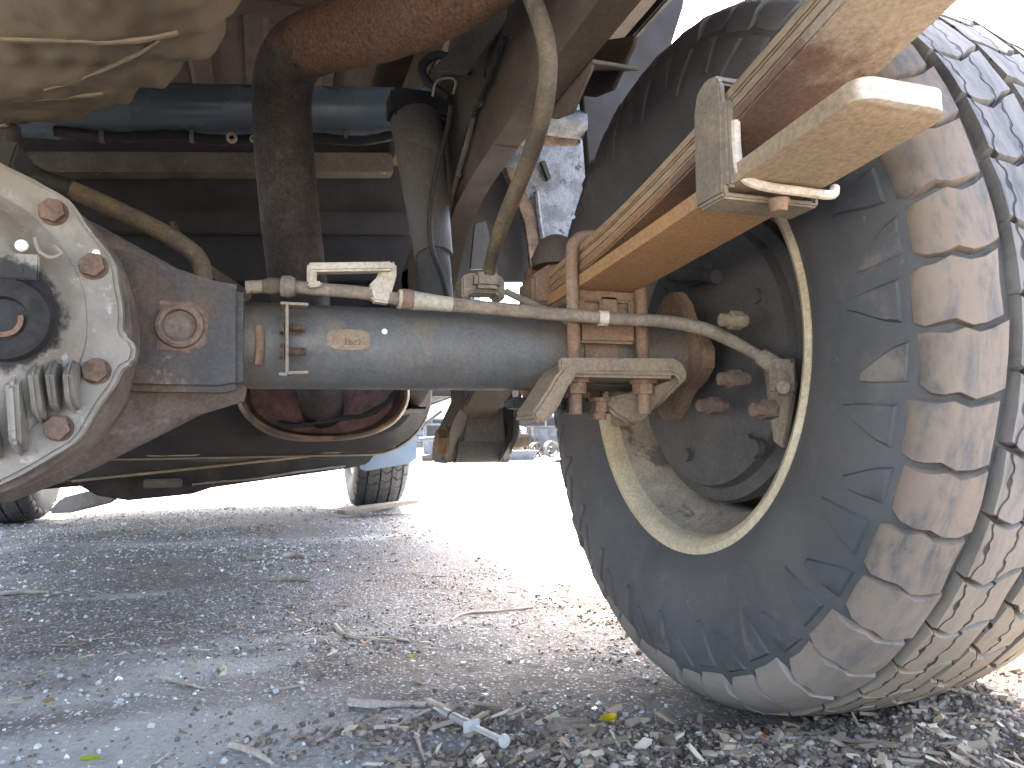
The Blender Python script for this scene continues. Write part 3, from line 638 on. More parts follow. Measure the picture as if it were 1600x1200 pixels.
# rebound clip
clip2 = obj('rebound_clamp', b_join(
    b_prism([(.549,-.294,.462), (.549,-.328,.462), (.549,-.330,.520), (.549,-.328,.542), (.549,-.322,.549), (.549,-.313,.551), (.549,-.301,.546), (.549,-.296,.532)], (.006,0,0), .0015),
    b_prism([(.551,-.333,.528), (.551,-.333,.466), (.551,-.326,.466), (.551,-.326,.528)], (.008,0,0), .002),
    b_box((.589,-.314,.4610), (.080,.030,.0045), .0015), b_box((.6275,-.312,.475), (.005,.034,.030), .0015), b_box((.589,-.315,.546), (.08,.02,.006), .002)), M_clamp, main)
obj('clamp_edge', b_tube([(.5580,-.3335,.512), (.5580,-.3335,.490), (.559,-.3375,.472), (.570,-.3425,.4645), (.60,-.3425,.4635), (.628,-.3425,.4635), (.634,-.3405,.470)], .0034, 10, 6), M_pale, clip2)
obj('clamp_rivet', b_lathe([(.4562,.0), (.4535,.004), (.4520,.0)], (0,0,0), 'Z', 8) if False else b_cyl((.592,-.332,.4600), (.592,-.332,.4515), .0075, .0055, 18, .002), M_perch, clip2)

# ---- front spring hanger
hang = []
def side_plate(x): return b_prism([(x,.44,.42), (x,.42,.36), (x,.44,.30), (x,.47,.272), (x,.50,.262), (x,.53,.268), (x,.555,.30), (x,.60,.36), (x,.62,.42)], (.007,0,0), .002)
lft = b_prism([(.563,.43,.42), (.560,.42,.37), (.545,.43,.335), (.534,.45,.30), (.536,.47,.268), (.548,.47,.262), (.560,.46,.275), (.575,.45,.33), (.590,.44,.42)], (0,.09,0), .004)
rgt = b_prism([(.640,.43,.42), (.650,.42,.36), (.646,.43,.31), (.632,.45,.272), (.640,.46,.264), (.655,.46,.275), (.662,.45,.31), (.676,.44,.42)], (0,.09,0), .004)
ctr = b_prism([(.580,.452,.415), (.566,.452,.298), (.643,.452,.298), (.634,.452,.415)], (0,.04,0), .003)
hanger = obj('spring_hanger', b_join(lft, rgt, ctr), M_shock, truck)
obj('eye_bushing', b_cyl((.560,.49,.300), (.640,.49,.300), .036, seg=32, bev=.003), M_drum, hanger)
obj('eye_bolt', b_join(b_hex((.540,.462,.301), (-1,0,0), .021, .016, .026)), M_bolt2, hanger)
obj('eye_nut', b_join(b_cyl((.650,.47,.302), (.688,.47,.302), .012, seg=18), b_hex((.655,.47,.302), (1,0,0), .017, .016)), M_plate, hanger)

# ---- chassis rails
def rail(sx):
    prof = [(-1.3,.645), (-.10,.643), (.06,.641), (.20,.628), (.28,.600), (.34,.555), (.42,.48), (.52,.41), (.65,.37), (.85,.36), (3.6,.36)]
    prof = [(v.x, v.y) for v in catmull([Vector((y,z,0)) for y, z in prof], 6)]
    bm = bmesh.new(); R = []
    for y, z in prof:
        hh = .262
        x0, x1 = .500, .532
        R.append([bm.verts.new((sx*x, y, zz)) for x, zz in ((x0,z), (x1,z), (x1,z+.004), (x0+.004,z+.004), (x0+.004,z+hh-.004), (x1,z+hh-.004), (x1,z+hh), (x0,z+hh))])
    for a, b in zip(R, R[1:]):
        for k in range(8): bm.faces.new((a[k], a[(k+1)%8], b[(k+1)%8], b[k]))
    bm.faces.new(R[0]); bm.faces.new(R[-1][::-1])
    return obj('chassis_rail', bm, M_rail, truck, 25)
rl = rail(1); rail(-1)
for px, py, w, h in ((777,80,.006,.020), (758,115,.004,.010)):
    p = U(px,py,X=.4995); obj('rail_hole', b_box(p, (.0015,w,h), .0005), M_dark, rl)
q = [U(828,100,X=.534), U(925,92,X=.534), U(922,108,X=.534), U(893,176,X=.534), U(868,186,X=.534), U(835,180,X=.534)]
obj('bump_bracket', b_join(b_prism(q, (.004,0,0), .001), b_prism([v+Vector((.045,0,.03)) for v in q], (.004,0,0), .001), b_prism([U(830,100,X=.534), U(925,92,X=.534), U(925,92,X=.534)+Vector((.05,0,.0)), U(830,100,X=.534)+Vector((.05,0,0))], (0,0,-.004), .001)), M_rail, truck)

# ---- tray underside
tray = []
def bxx(x0,x1,y0,y1,z0,z1,bev=.003): return b_box(((x0+x1)/2,(y0+y1)/2,(z0+z1)/2), (x1-x0,y1-y0,z1-z0), bev)
prof = []; x = -.85
while x < .85-1e-6:
    prof += [(x,1.012), (x+.060,1.012), (x+.068,1.002), (x+.092,1.002)]; x += .1
prof.append((.85,1.012))
bm = bmesh.new(); A = [bm.verts.new((x,-1.25,z)) for x, z in prof]; B_ = [bm.verts.new((x,1.28,z)) for x, z in prof]
A2 = [bm.verts.new((x,-1.25,z+.012)) for x, z in prof]; B2 = [bm.verts.new((x,1.28,z+.012)) for x, z in prof]
for i in range(len(prof)-1):
    bm.faces.new((A[i],A[i+1],B_[i+1],B_[i])); bm.faces.new((A2[i],B2[i],B2[i+1],A2[i+1]))
for q in (0, len(prof)-1): bm.faces.new((A[q],B_[q],B2[q],A2[q]))
tray_floor = obj('tray_floor', bm, M_floor, truck, 20)
for sx in (-1, 1):
    obj('tray_edge', bxx(min(sx*.85,sx*.862),max(sx*.85,sx*.862),-1.25,1.28,.995,1.06), M_dark, tray_floor)
    obj('tray_side_board', bxx(min(sx*.838,sx*.849),max(sx*.838,sx*.849),-1.25,1.28,1.03,1.28), M_body, tray_floor)
    obj('tray_runner', bxx(min(sx*.500,sx*.545),max(sx*.500,sx*.545),-1.25,1.28,.90,1.000), M_rail, tray_floor)
obj('tray_tailgate', bxx(-.85,.85,-1.27,-1.252,.99,1.28), M_body, tray_floor)
for y in (-1.0,-.55,-.1,.35,.95): obj('tray_bearer', bxx(-.79,.79,y,y+.05,.955,.999), M_rail, tray_floor)
# crossmembers
c0, c1 = U(80,172,Y=.42), U(700,178,Y=.42)
obj('crossmember_tube', b_tube([(-.452,.42,c0.z-.01), (c0.x,.42,c0.z), (c1.x,.42,c1.z), (.66,.42,c1.z)], .040, 28, sm=False), M_tubeblue, truck)
obj('crossmember_tube', b_cyl((.30,.418,c0.z+.037), (.44,.418,c1.z+.032), .018, seg=14), M_dark, truck) if False else None
z0, z1 = U(400,237,Y=.75).z, U(400,268,Y=.75).z
obj('tray_crossmember', b_prism([U(40,236,Y=.75), U(615,238,Y=.75), U(615,269,Y=.75), U(40,268,Y=.75)], (0,.04,0), .002), M_strip, truck)
M_shield = grime('dark dusty shield', (.014,.0135,.013), (.021,.0195,.018), (.032,.029,.025), .8, 0, 5, (.4,.7), (.55,.75), 3, .15)
shield = obj('tank_shield', b_prism([U(-60,200,Y=.80), U(640,200,Y=.80), U(640,334,Y=.80), U(-60,330,Y=.80)], (0,.008,0), .001), M_shield, truck)
obj('shield_fold', b_prism([U(-60,326,Y=.785), U(640,330,Y=.785), U(640,366,Y=.785), U(-60,364,Y=.785)], (0,.010,0), .003), M_shield, shield)
obj('shield_fold', b_prism([U(-60,362,Y=.800), U(640,364,Y=.800), U(640,440,Y=.77), U(-60,440,Y=.77)], (0,.010,0), .003), M_shield, shield)
obj('tray_crossmember', bxx(-.66,.66,1.12,1.18,.80,.870), M_rail, truck)
# bright folded brace between floor and rail
br0 = [U(520,440,Y=.5)]
obj('floor_brace', b_prism([U(672,110,Y=.10), U(790,-10,Y=-.02), U(800,20,Y=-.02), U(735,112,Y=.06)], (0,.012,.0), .002), M_strip, truck)
hl = b_tube([U(700,150,Y=.16), U(668,128,Y=.16), U(660,102,Y=.16), U(684,86,Y=.15), U(715,98,Y=.14), U(735,112,Y=.13)], .0058, 10, 8)
obj('wiring_loop', hl, M_dark, truck)
obj('wire', b_tube([U(705,165,Y=.12), U(698,205,Y=.13), U(682,265,Y=.13), U(672,330,Y=.13), U(674,385,Y=.13), U(690,430,Y=.12), U(700,470,Y=.1)], .0034, 10, 8), M_dark, truck)
obj('clip_wire', b_tube([U(676,150,Y=.14), U(682,128,Y=.14), U(702,122,Y=.14), U(712,128,Y=.14), U(708,146,Y=.14)], .0016, 8, 6), M_alu, truck)
obj('tube_lump', roughen(b_lathe([(-.02,0), (-.018,.014), (0,.018), (.018,.013), (.02,0)], U(655,158,Y=.375), 'X', 16), .006, 60), M_dark, truck)

for px, py, r_ in ((362,215,.0065), (395,217,.004), (560,163,.005)):
    p = U(px, py, Y=.385); obj('tube_bolt', b_lathe([(.0,r_*.5), (-.004,r_*.6), (-.005,r_), (-.001,r_*1.2), (.004,r_*1.2)], p, 'Y', 16), M_alu, truck)
obj('wiring_harness', b_tube([U(85,205,Y=.40), U(180,214,Y=.40), U(270,211,Y=.40), U(350,219,Y=.40), U(470,214,Y=.40), U(560,220,Y=.40), U(612,212,Y=.40)], .0075, 10, 8, wob=.15), M_dark, truck)
for px in (160, 300, 540): obj('cable_tie', b_lathe([(-.003,.0085), (-.003,.0098), (.003,.0098), (.003,.0085)], U(px,213,Y=.40), 'X', 14, closed=True), M_shock, truck)
obj('chassis_pipe', b_tube([U(742,175,X=.494), U(728,230,X=.494), U(712,285,X=.494), U(700,330,X=.494), U(690,385,X=.494)], .0038, 8, 6), M_shock, truck)
obj('chassis_pipe', b_tube([U(790,60,X=.493), U(762,130,X=.493), U(742,175,X=.493), U(722,225,X=.493)], .0032, 8, 6), M_dark, truck)
for px, py in ((750,160), (716,272)): obj('pipe_clip', b_box(U(px,py,X=.494), (.008,.012,.010), .002), M_shock, truck)
obj('handbrake_cable', b_tube([U(385,462,Y=.02), U(340,430,Y=.10), U(300,400,Y=.25), U(280,370,Y=.45), U(270,350,Y=.75)], .0055, 10, 8), M_hose, truck)
obj('floor_rib', b_prism([U(520,135,Y=.36), U(540,60,Y=.20), U(552,60,Y=.20), U(536,135,Y=.36)], (0,0,.01), .001), M_floor, truck)
# ---- shock absorber
sa, sb, sc_ = U(651,192,Y=.26), U(678,402,Y=.18), U(684,500,Y=.14)
shock = obj('shock_absorber', b_tube([sa, sa*.5+sb*.5, sb], [.037,.031,.025], 28, sm=False), M_shock, truck)
obj('shock_body', b_tube([sb+(sa-sb)*.05, sc_], .0215, 24, sm=False), M_drum, shock)
obj('shock_mount', b_join(b_box(sa+Vector((.02,.0,.02)), (.12,.05,.04), .006)), M_dark, shock)

# ---- exhaust
ex = [U(505,640,Y=.52), U(490,560,Y=.36), U(472,480,Y=.20), U(458,380,Y=.155), U(447,270,Y=.15), U(441,180,Y=.145), U(443,125,Y=.13), U(462,85,Y=.095), U(505,62,Y=.045), U(580,45,Y=-.01), U(660,15,Y=-.07), U(740,-30,Y=-.13), U(860,-130,Y=-.22)]
obj('exhaust_pipe', b_tube(ex, lambda t: .0345, 28, 8, wob=.02), M_exh, truck)
# muffler: an oval can, recessed end with rolled rim
mc = Vector((.347,.50,.392)); MW, MH = .138, .086
def oval(s, y, n=48): return [(mc.x+MW*s*math.copysign(abs(math.cos(a))**.85, math.cos(a)), y, mc.z+MH*s*math.copysign(abs(math.sin(a))**.85, math.sin(a))) for a in np.linspace(0, 2*PI, n, False)]
muf = obj('muffler', b_loft([oval(.86,.53), oval(.88,.515), oval(.90,.490), oval(.93,.484), oval(.97,.486), oval(1.0,.492), oval(1.02,.505), oval(1.0,.52), oval(.985,.535), oval(.985,.9), oval(.9,.93)], False, True), M_muff, truck)
obj('muffler_end', b_loft([oval(.0001,.5305), oval(.45,.529), oval(.87,.5295)]), M_muffend, muf)
obj('torn_gasket', roughen(b_tube([U(435,662,Y=.488), U(470,664,Y=.486), U(520,655,Y=.486), U(565,650,Y=.486), U(600,632,Y=.487), U(625,606,Y=.488)], .0045, 8, 6, wob=.5), .002, 90), M_dark, muf)

# ---- fuel tank with strap, underbody
tank = obj('fuel_tank', b_loft([rrect(-.40,.56,.32,.80,.815,.09), rrect(-.43,.60,.285,.84,.85,.13), rrect(-.43,.60,.285,.84,1.28,.13), rrect(-.40,.56,.32,.80,1.32,.09)], True, True), M_dark, truck)
def strap(y, w, mat): return b_loft([rrect(-.435,.606,.279,.846,y,.135), rrect(-.438,.609,.276,.849,y+.001,.137), rrect(-.438,.609,.276,.849,y+w,.137), rrect(-.435,.606,.279,.846,y+w+.001,.135)])
obj('tank_strap', strap(.88,.05,0), M_plate, tank)
obj('tank_strap', strap(1.15,.05,0), M_plate, tank)
obj('tank_seam', b_loft([rrect(-.434,.604,.282,.844,.995,.132), rrect(-.44,.610,.276,.85,.998,.135), rrect(-.434,.604,.282,.844,1.001,.132)]), M_dark, tank)
# gearbox crossmember hanging low on one side, with its folded edge
L0, L1 = U(112,772,Y=1.75), U(600,694,Y=1.75)
skid = obj('skid_plate', b_prism([U(0,772,Y=1.7), U(120,748,Y=1.7), U(330,727,Y=1.7), U(470,712,Y=1.7), U(560,700,Y=1.7), U(650,645,Y=1.7), U(655,600,Y=1.7), U(0,600,Y=1.7)], (0,.35,0), .004), M_dark, truck)
obj('plate_edge', b_tube([U(112,752,Y=1.695), U(330,729,Y=1.695), U(470,714,Y=1.695), U(545,703,Y=1.695), U(600,690,Y=1.695)], .0042, 8, 6), M_plate, skid)
low = obj('gearbox_guard', roughen(b_prism([U(100,745,Y=2.1), U(150,775,Y=2.1), U(200,783,Y=2.1), U(300,773,Y=2.1), U(330,762,Y=2.1), U(420,750,Y=2.1), U(540,733,Y=2.1), U(575,725,Y=2.1), U(600,690,Y=2.1), U(30,690,Y=2.1)], (0,.25,0), .006), .004, 30), M_dark, truck)
obj('guard_lip', b_tube([U(300,757,Y=2.09), U(350,752,Y=2.09), U(400,748,Y=2.09), U(460,738,Y=2.09), U(540,728,Y=2.09)], .004, 8, 6, wob=.5), M_arm, low)
obj('guard_bracket', b_box(U(255,755,Y=2.05)+Vector((0,0,.0)), (.12,.03,.03), .004), M_shock, low)
obj('handbrake_rod', b_tube([U(215,700,Y=1.3), U(245,714,Y=1.3), U(300,710,Y=1.3), U(325,702,Y=1.3), U(350,680,Y=1.3), U(375,655,Y=1.3)], .0045, 8, 8), M_alu, truck)
obj('gearbox', b_loft([rrect(-.05,.30,.27,.62,1.40,.08), rrect(-.02,.27,.26,.60,1.65,.10)], True, True), M_dark, truck)
obj('lower_control_arm', b_prism([U(72,803,Y=2.3), U(95,778,Y=2.3), U(150,764,Y=2.3), U(188,768,Y=2.3), U(175,786,Y=2.3), U(110,802,Y=2.3)], (0,.06,0), .008), M_arm, truck)
obj('steering_link', b_cyl(U(60,758,Y=2.9), U(330,735,Y=2.9), .02, seg=14), M_dark, truck)
obj('propeller_shaft', b_tube([(.02,.26,ZA-.01), (.05,.8,.40), (.10,1.4,.44)], .036, 24, sm=False), M_exh, truck)

# ---- mud flap and front end
obj('mud_flap', b_prism([U(562,733,Y=2.58), U(572,736,Y=2.58), U(640,724,Y=2.58), U(651,716,Y=2.58), U(651,640,Y=2.58), U(560,640,Y=2.58)], (0,.008,0), .002), M_flap, truck)
obj('mud_flap', b_prism([(-.92,2.58,.20), (-.66,2.58,.20), (-.66,2.58,.5), (-.92,2.58,.5)], (0,.008,0), .002), M_flap, truck)
cab = []
side = [(1.34,.46), (2.45,.44), (2.55,.60), (2.62,.78), (2.80,.90), (3.03,.93), (3.26,.90), (3.44,.78), (3.50,.55), (3.70,.52), (3.74,.95), (3.62,1.02), (2.75,1.08), (2.45,1.30), (2.15,1.72), (1.45,1.76), (1.34,1.2)]
for sx in (-1, 1):
    obj('body_side', b_prism([(sx*.86, y, z) for y, z in side], (-sx*.03,0,0), .008), M_body, truck)
obj('cab_rear_wall', bxx(-.83,.83,1.34,1.37,.44,1.70), M_dark, truck)
obj('cab_floor', bxx(-.83,.83,1.37,2.55,.46,.50), M_dark, truck)
obj('cab_roof', bxx(-.83,.83,1.4,2.2,1.70,1.75), M_body, truck)
obj('bonnet', bxx(-.83,.83,2.6,3.72,.98,1.02), M_body, truck)
obj('windscreen', b_prism([(-.80,2.18,1.70), (.80,2.18,1.70), (.80,2.70,1.06), (-.80,2.70,1.06)], (0,.006,.006), .001), M_dark, truck)
obj('front_bumper', bxx(-.85,.85,3.66,3.76,.45,.70,.02), M_body, truck)
obj('engine_bay', bxx(-.55,.55,2.6,3.6,.42,.90), M_dark, truck)

# ---- silver panel, rusty bracket, tray corner behind the wheel
pn = b_prism([U(833,440,Y=.80), U(822,360,Y=.80), U(800,300,Y=.80), U(784,262,Y=.80), U(800,238,Y=.80), U(850,185,Y=.80), U(930,130,Y=.80), U(950,230,Y=.80), U(930,330,Y=.80), U(900,400,Y=.80), U(890,450,Y=.80)], (0,.010,0), .001)
panel = obj('inner_guard_panel', pn, M_silver, truck)
obj('panel_seam', roughen(b_prism([U(790,262,Y=.79), U(806,262,Y=.79), U(836,330,Y=.79), U(850,440,Y=.79), U(833,440,Y=.79), U(820,350,Y=.79)], (0,.012,0), .001), .006, 40), M_rustedge, panel)
obj('panel_rib', b_tube([U(838,300,Y=.79), U(842,340,Y=.79), U(848,380,Y=.79), U(858,440,Y=.79)], .007, 8, 6), M_silver, panel)
obj('panel_tear', b_prism([U(845,252,Y=.788), U(852,250,Y=.788), U(862,278,Y=.788), U(856,282,Y=.788)], (0,.01,0), .001), M_dark, panel)
obj('dark_backing', b_prism([U(700,440,Y=.84), U(735,300,Y=.84), U(790,225,Y=.84), U(812,235,Y=.84), U(845,440,Y=.84)], (0,.012,0), .002), M_dark, truck)  # added dark sheet that fills the dark gap beside the rail
bk0, bk1 = U(800,203,Y=.62), U(906,203,Y=.55)
obj('tray_outrigger', roughen(b_tube([bk0, (bk0+bk1)/2, bk1], .031, 18, 8, cap=False), .005, 45), M_rustedge, truck)
obj('outrigger_skin', b_lathe([(0,.0315), (.10,.0315)], (bk1.x-.098,bk1.y-.003,bk1.z+.004), 'X', 20, frac=.35, a0=2.2), M_silver, truck)
obj('tray_bracket', b_prism([U(925,330,Y=.52), U(915,200,Y=.52), U(905,90,Y=.52), U(940,20,Y=.52), U(980,-60,Y=.52), U(1078,-60,Y=.52), U(1068,10,Y=.52), U(1046,80,Y=.52), U(1015,170,Y=.52), U(965,290,Y=.52)], (0,.02,0), .002), M_shield, truck)
obj('body_mount', b_prism([U(735,420,Y=.66), U(742,350,Y=.66), U(760,345,Y=.66), U(775,420,Y=.66)], (0,.01,0), .001), M_drum, truck)

# ---- brake cable, its bracket, brake hose
cp = [(384,449,-.050), (440,447,-.052), (500,452,-.054), (570,458,-.055), (620,467,-.056), (665,472,-.056)]
pipe = obj('brake_pipe', b_tube([U(x,y,Y=Y) for x, y, Y in cp], .0062, 14, 8), M_cable, truck)
obj('cable_boot', b_tube([U(384,449,Y=-.05), U(400,449,Y=-.05), U(430,447,Y=-.052), U(462,449,Y=-.053)], [.0045,.0065,.0055,.0085,.0068,.0085], 14, 8), M_hose, pipe)
obj('cable_collar', b_tube([U(440,447,Y=-.052), U(452,448,Y=-.053), U(460,449,Y=-.053)], [.0095,.0105,.0085], 16, 4), M_cable, pipe)
cp2 = [(690,474,-.056), (760,481,-.060), (850,489,-.074), (940,497,-.086), (1040,503,-.096), (1100,514,-.106), (1140,531,-.124), (1180,553,-.15), (1196,563,-.158)]
cable = obj('brake_cable', b_tube([U(x,y,Y=Y) for x, y, Y in cp2], [.0072,.0070,.0068,.0064,.0068,.0072,.0066,.0056,.0056], 16, 10, wob=.05), M_cable, truck)
obj('cable_ferrule', b_tube([U(622,467,Y=-.056), U(640,469,Y=-.056), U(660,471,Y=-.056), U(706,476,Y=-.057)], [.0092,.0094,.0096,.0090,.0080,.0074], 18, 6), M_alu, cable)
obj('ferrule_rust', b_tube([U(627,467,Y=-.056), U(645,469,Y=-.056)], .0099, 18, sm=False), M_boss, cable)
obj('cable_band', b_tube([U(935,497,Y=-.0855), U(949,498,Y=-.087)], .0079, 16, sm=False), M_pale, cable)
obj('cable_end', b_tube([U(1188,557,Y=-.155), U(1212,572,Y=-.166), U(1232,588,Y=-.175)], [.0085,.0095,.0085], 14, 4), M_cable, cable)
obj('cable_clevis', b_join(b_box(U(1222,590,Y=-.178), (.024,.014,.034), .004), b_cyl(U(1224,605,Y=-.19), U(1224,605,Y=-.165), .006, seg=14)), M_cable, cable)
Yb = -.062
brk = obj('cable_bracket', b_join(cb(480,420,612,418,Yb,.0085,.016,.002), cb(487,416,487,446,Yb,.0085,.014,.002), b_prism([U(582,470,Y=Yb), U(576,446,Y=Yb), U(592,430,Y=Yb), U(595,414,Y=Yb), U(612,407,Y=Yb), U(620,411,Y=Yb), U(620,430,Y=Yb), U(612,458,Y=Yb), U(610,474,Y=Yb)], (0,.014,0), .002), cb(480,447,502,445,Yb,.005,.014,.0015)), M_alu, truck)
ho = [(815,-40,.455), (840,20,.458), (855,80,.462), (853,150,.466), (838,215,.470), (812,285,.473), (785,350,.476), (768,405,.482), (764,430,.484)]
hose = obj('brake_hose', b_tube([U(x,y,X=X) for x, y, X in ho], [.0078]*6+[.0070,.0062], 14, 10), M_hose, truck)
obj('hose_fitting', b_tube([U(766,412,Y=.03), U(764,428,Y=.03), U(762,440,Y=.03)], [.0075,.009,.0085,.011], 14, 4), M_cable, hose)
hbk = U(755, 446, Y=.03)
jb = obj('hose_bracket', b_join(b_prism([U(722,466,Y=.02), U(722,432,Y=.02), U(732,426,Y=.02), U(782,428,Y=.02), U(790,440,Y=.02), U(790,468,Y=.02), U(782,468,Y=.02), U(778,458,Y=.02), U(735,456,Y=.02), U(730,466,Y=.02)], (0,.03,0), .002), b_box(hbk+Vector((0,-.012,.002)), (.03,.02,.018), .004)), M_cable, truck)
obj('brake_line', b_tube([U(790,455,Y=.03), U(812,466,Y=.02), U(840,478,Y=0), U(870,492,Y=-.03), U(900,512,Y=-.046)], .0042, 10, 8), M_cable, truck)

# ------------------------------------------------------------------ yard behind
def place(px, py): p = U(px, py, Z=0); p.z = float(gh(p.x, p.y)); return p
M_j = {k: grime('yard '+k, tuple(v*.20 for v in c), tuple(v*.12 for v in c), d and tuple(v*.3 for v in d), .6, mt, 5, bump=.1) for k, c, d, mt in (
    ('blue', (.28,.42,.60), (.5,.52,.55), 0), ('pale blue', (.58,.66,.74), None, 0), ('pink', (.62,.48,.44), None, 0), ('brown', (.24,.18,.15), RUST, 0), ('cream', (.70,.64,.52), None, 0),
    ('white', (.70,.70,.68), None, 0), ('yellow', (.60,.50,.16), None, 0), ('steel', (.30,.31,.32), RUST, .4), ('black', (.04,.04,.045), None, 0), ('green', (.10,.32,.22), None, 0), ('grey', (.36,.40,.44), None, 0))}
YARD = 'scrap lying along the far edge of the sunlit yard'
def yard_root(name, px, py, label, cat): return tag(empty(name, place(px, py)), label, cat, YARD)
def pulley(px, py, R, w, mat, label, name, spokes=5, tilt=.4):
    r = yard_root(name, px, py, label, 'scrap part'); r.rotation_euler = (0,0,tilt)
    h = obj('outer_ring', b_lathe([(-w/2,R*.80), (-w/2,R), (-w*.3,R), (-w*.2,R*.9), (w*.2,R*.9), (w*.3,R), (w/2,R), (w/2,R*.8)], (0,0,R), 'Y', 36, closed=True), mat, r)
    obj('hub', b_lathe([(-w*.6,0), (-w*.6,R*.25), (w*.4,R*.3), (w*.4,0)], (0,0,R), 'Y', 24), M_j['steel'], r)
    for k in range(spokes):
        a = 2*PI*k/spokes; obj('spoke', b_cyl((R*.2*math.cos(a),0,R+R*.2*math.sin(a)), (R*.88*math.cos(a),0,R+R*.88*math.sin(a)), R*.10, seg=8), mat, r)
    return r
pulley(815, 716, .26, .26, M_j['pink'], 'pinkish ribbed drum lying beside the dark gear wheel in the yard', 'scrap_drum', 6, .9)
pulley(838, 715, .20, .16, M_j['brown'], 'dark brown gear wheel between pink drum and cream hub in the yard', 'scrap_gear', 7, .3)
pulley(862, 714, .22, .14, M_j['cream'], 'cream coloured wheel hub next to dark gear wheel in the yard', 'scrap_hub', 5, .2)
r = yard_root('storage_tub', 802, 719, 'white and pale blue plastic tub lying on the sunlit yard', 'tub')
obj('tub_wall', b_loft([rrect(-.42,.42,-.25,.25,0,.08), rrect(-.48,.48,-.30,.30,0,.08)]), M_j['pale blue'], r)
tw = r.children[0]; 
for v in tw.data.vertices: pass
n_ = len(tw.data.vertices)//2
for i, v in enumerate(tw.data.vertices): v.co = Vector((v.co.x, v.co.z, 0.02 if i < n_ else .20))
obj('tub_base', bxx(-.40,.40,-.23,.23,.005,.03,.01), M_j['pale blue'], r)
obj('tub_rim', b_tube([(x,z,.20) for x, _, z in rrect(-.48,.48,-.30,.30,0,.08)]+[(.48,.22,.20)], .02, 8, sm=False), M_j['white'], r)
r = yard_root('coil_spring', 787, 712, 'yellowish coil spring standing in the yard scrap', 'spring')
obj('spring_coil', b_tube([(.16*math.cos(a), .16*math.sin(a), .03+.09*a/(2*PI)) for a in np.linspace(0, 2*PI*7, 110)], .022, 8, sm=False), M_j['yellow'], r)
obj('spring_seat', b_lathe([(0,0), (0,.2), (.03,.2), (.03,0)], (0,0,0), 'Z', 24), M_j['steel'], r)
r = yard_root('blue_tarpaulin', 815, 711, 'crumpled blue tarpaulin over a heap in the yard', 'tarpaulin')
bm = b_lathe([(0,.95), (.10,.9), (.35,.75), (.65,.55), (.9,.25), (.98,0)], (0,0,0), 'Z', 40); roughen(bm, .28, 2.2, 3); roughen(bm, .08, 8, 1)
obj('tarp_sheet', bm, M_j['blue'], r)
r = yard_root('sheet_panel', 848, 711, 'pale pink steel sheet leaning in the yard behind the wheel hubs', 'panel')
obj('sheet', b_box((0,0,.48), (1.25,.03,1.0), .01, Matrix.Rotation(.35,3,'X')), M_j['pink'], r); obj('sheet_fold', b_box((0,-.17,.95), (1.25,.08,.04), .01), M_j['white'], r)
def car(px, py, rz, mat, label, win):
    r = yard_root('scrap_car', px, py, label, 'car'); r.rotation_euler = (0,0,rz)
    pr = [(-2.1,.35), (2.05,.33), (2.12,.62), (1.95,.85), (.95,.95), (.35,1.42), (-1.0,1.45), (-1.75,.98), (-2.15,.9)]
    obj('car_body', b_prism([(x,-.78,z) for x, z in pr], (0,1.56,0), .06), mat, r)
    for pts in ([(.25,1.34), (.78,.98), (-.25,.98), (-.25,1.36)], [(-.33,1.36), (-.33,.98), (-1.5,.98), (-.98,1.37)]):
        obj('window', b_prism([(x,-.792,z) for x, z in pts], (0,.02,0), .004), win, r)
    for x in (-1.3, 1.3):
        for y in (-.74, .74):
            w = obj('wheel', b_lathe([(-.1,0), (-.1,.29), (-.07,.32), (.07,.32), (.1,.29), (.1,0)], (x,y,.32), 'Y', 28), M_j['black'], r)
            obj('hubcap', b_lathe([(-.115,0), (-.11,.16), (-.1,.19)], (x,y,.32), 'Y', 20) if y < 0 else b_lathe([(.115,0), (.11,.16), (.1,.19)], (x,y,.32), 'Y', 20), M_j['steel'], w)
    for z in (.5,.75): obj('side_trim', bxx(-2.0,1.95,-.795,-.775,z,z+.04,.005), M_j['steel'], r)
    return r
car(668, 712, .35, M_j['pale blue'], 'pale blue old car parked beyond the yard behind the mud flap', M_j['black'])
car(860, 709, -.2, M_j['white'], 'white car standing far behind the scrap heap', M_j['black'])
car(330, 708.4, .1, M_j['grey'], 'grey car parked far ahead beyond the open yard', M_j['black'])
for i, (px, py, mt, sx, sy, sz, lab) in enumerate(((676,720,'brown',.5,.2,.14,'short brown timber offcut beside the blue car'), (745,718,'green',.28,.2,.08,'small green scrap lid on the pale yard'), (700,717,'white',.5,.3,.16,'white crumpled sheet near the mud flap'), (775,718,'steel',.3,.3,.22,'grey steel casting below the coil spring'), (784,722,'black',.25,.2,.14,'black tangled bracket in front of the tub'), (870,722,'steel',.4,.15,.05,'flat grey bar in front of the cream hub'))):
    p = place(px, py); bm = b_box((0,0,sz/2), (sx,sy,sz), .02); bmesh.ops.subdivide_edges(bm, edges=bm.edges[:], cuts=2); roughen(bm, .035, 7, i)
    o = obj('scrap_piece', bm, M_j[mt], None); o.location = p; o.rotation_euler = (0,0,i*.9); tag(o, lab, 'scrap', YARD)

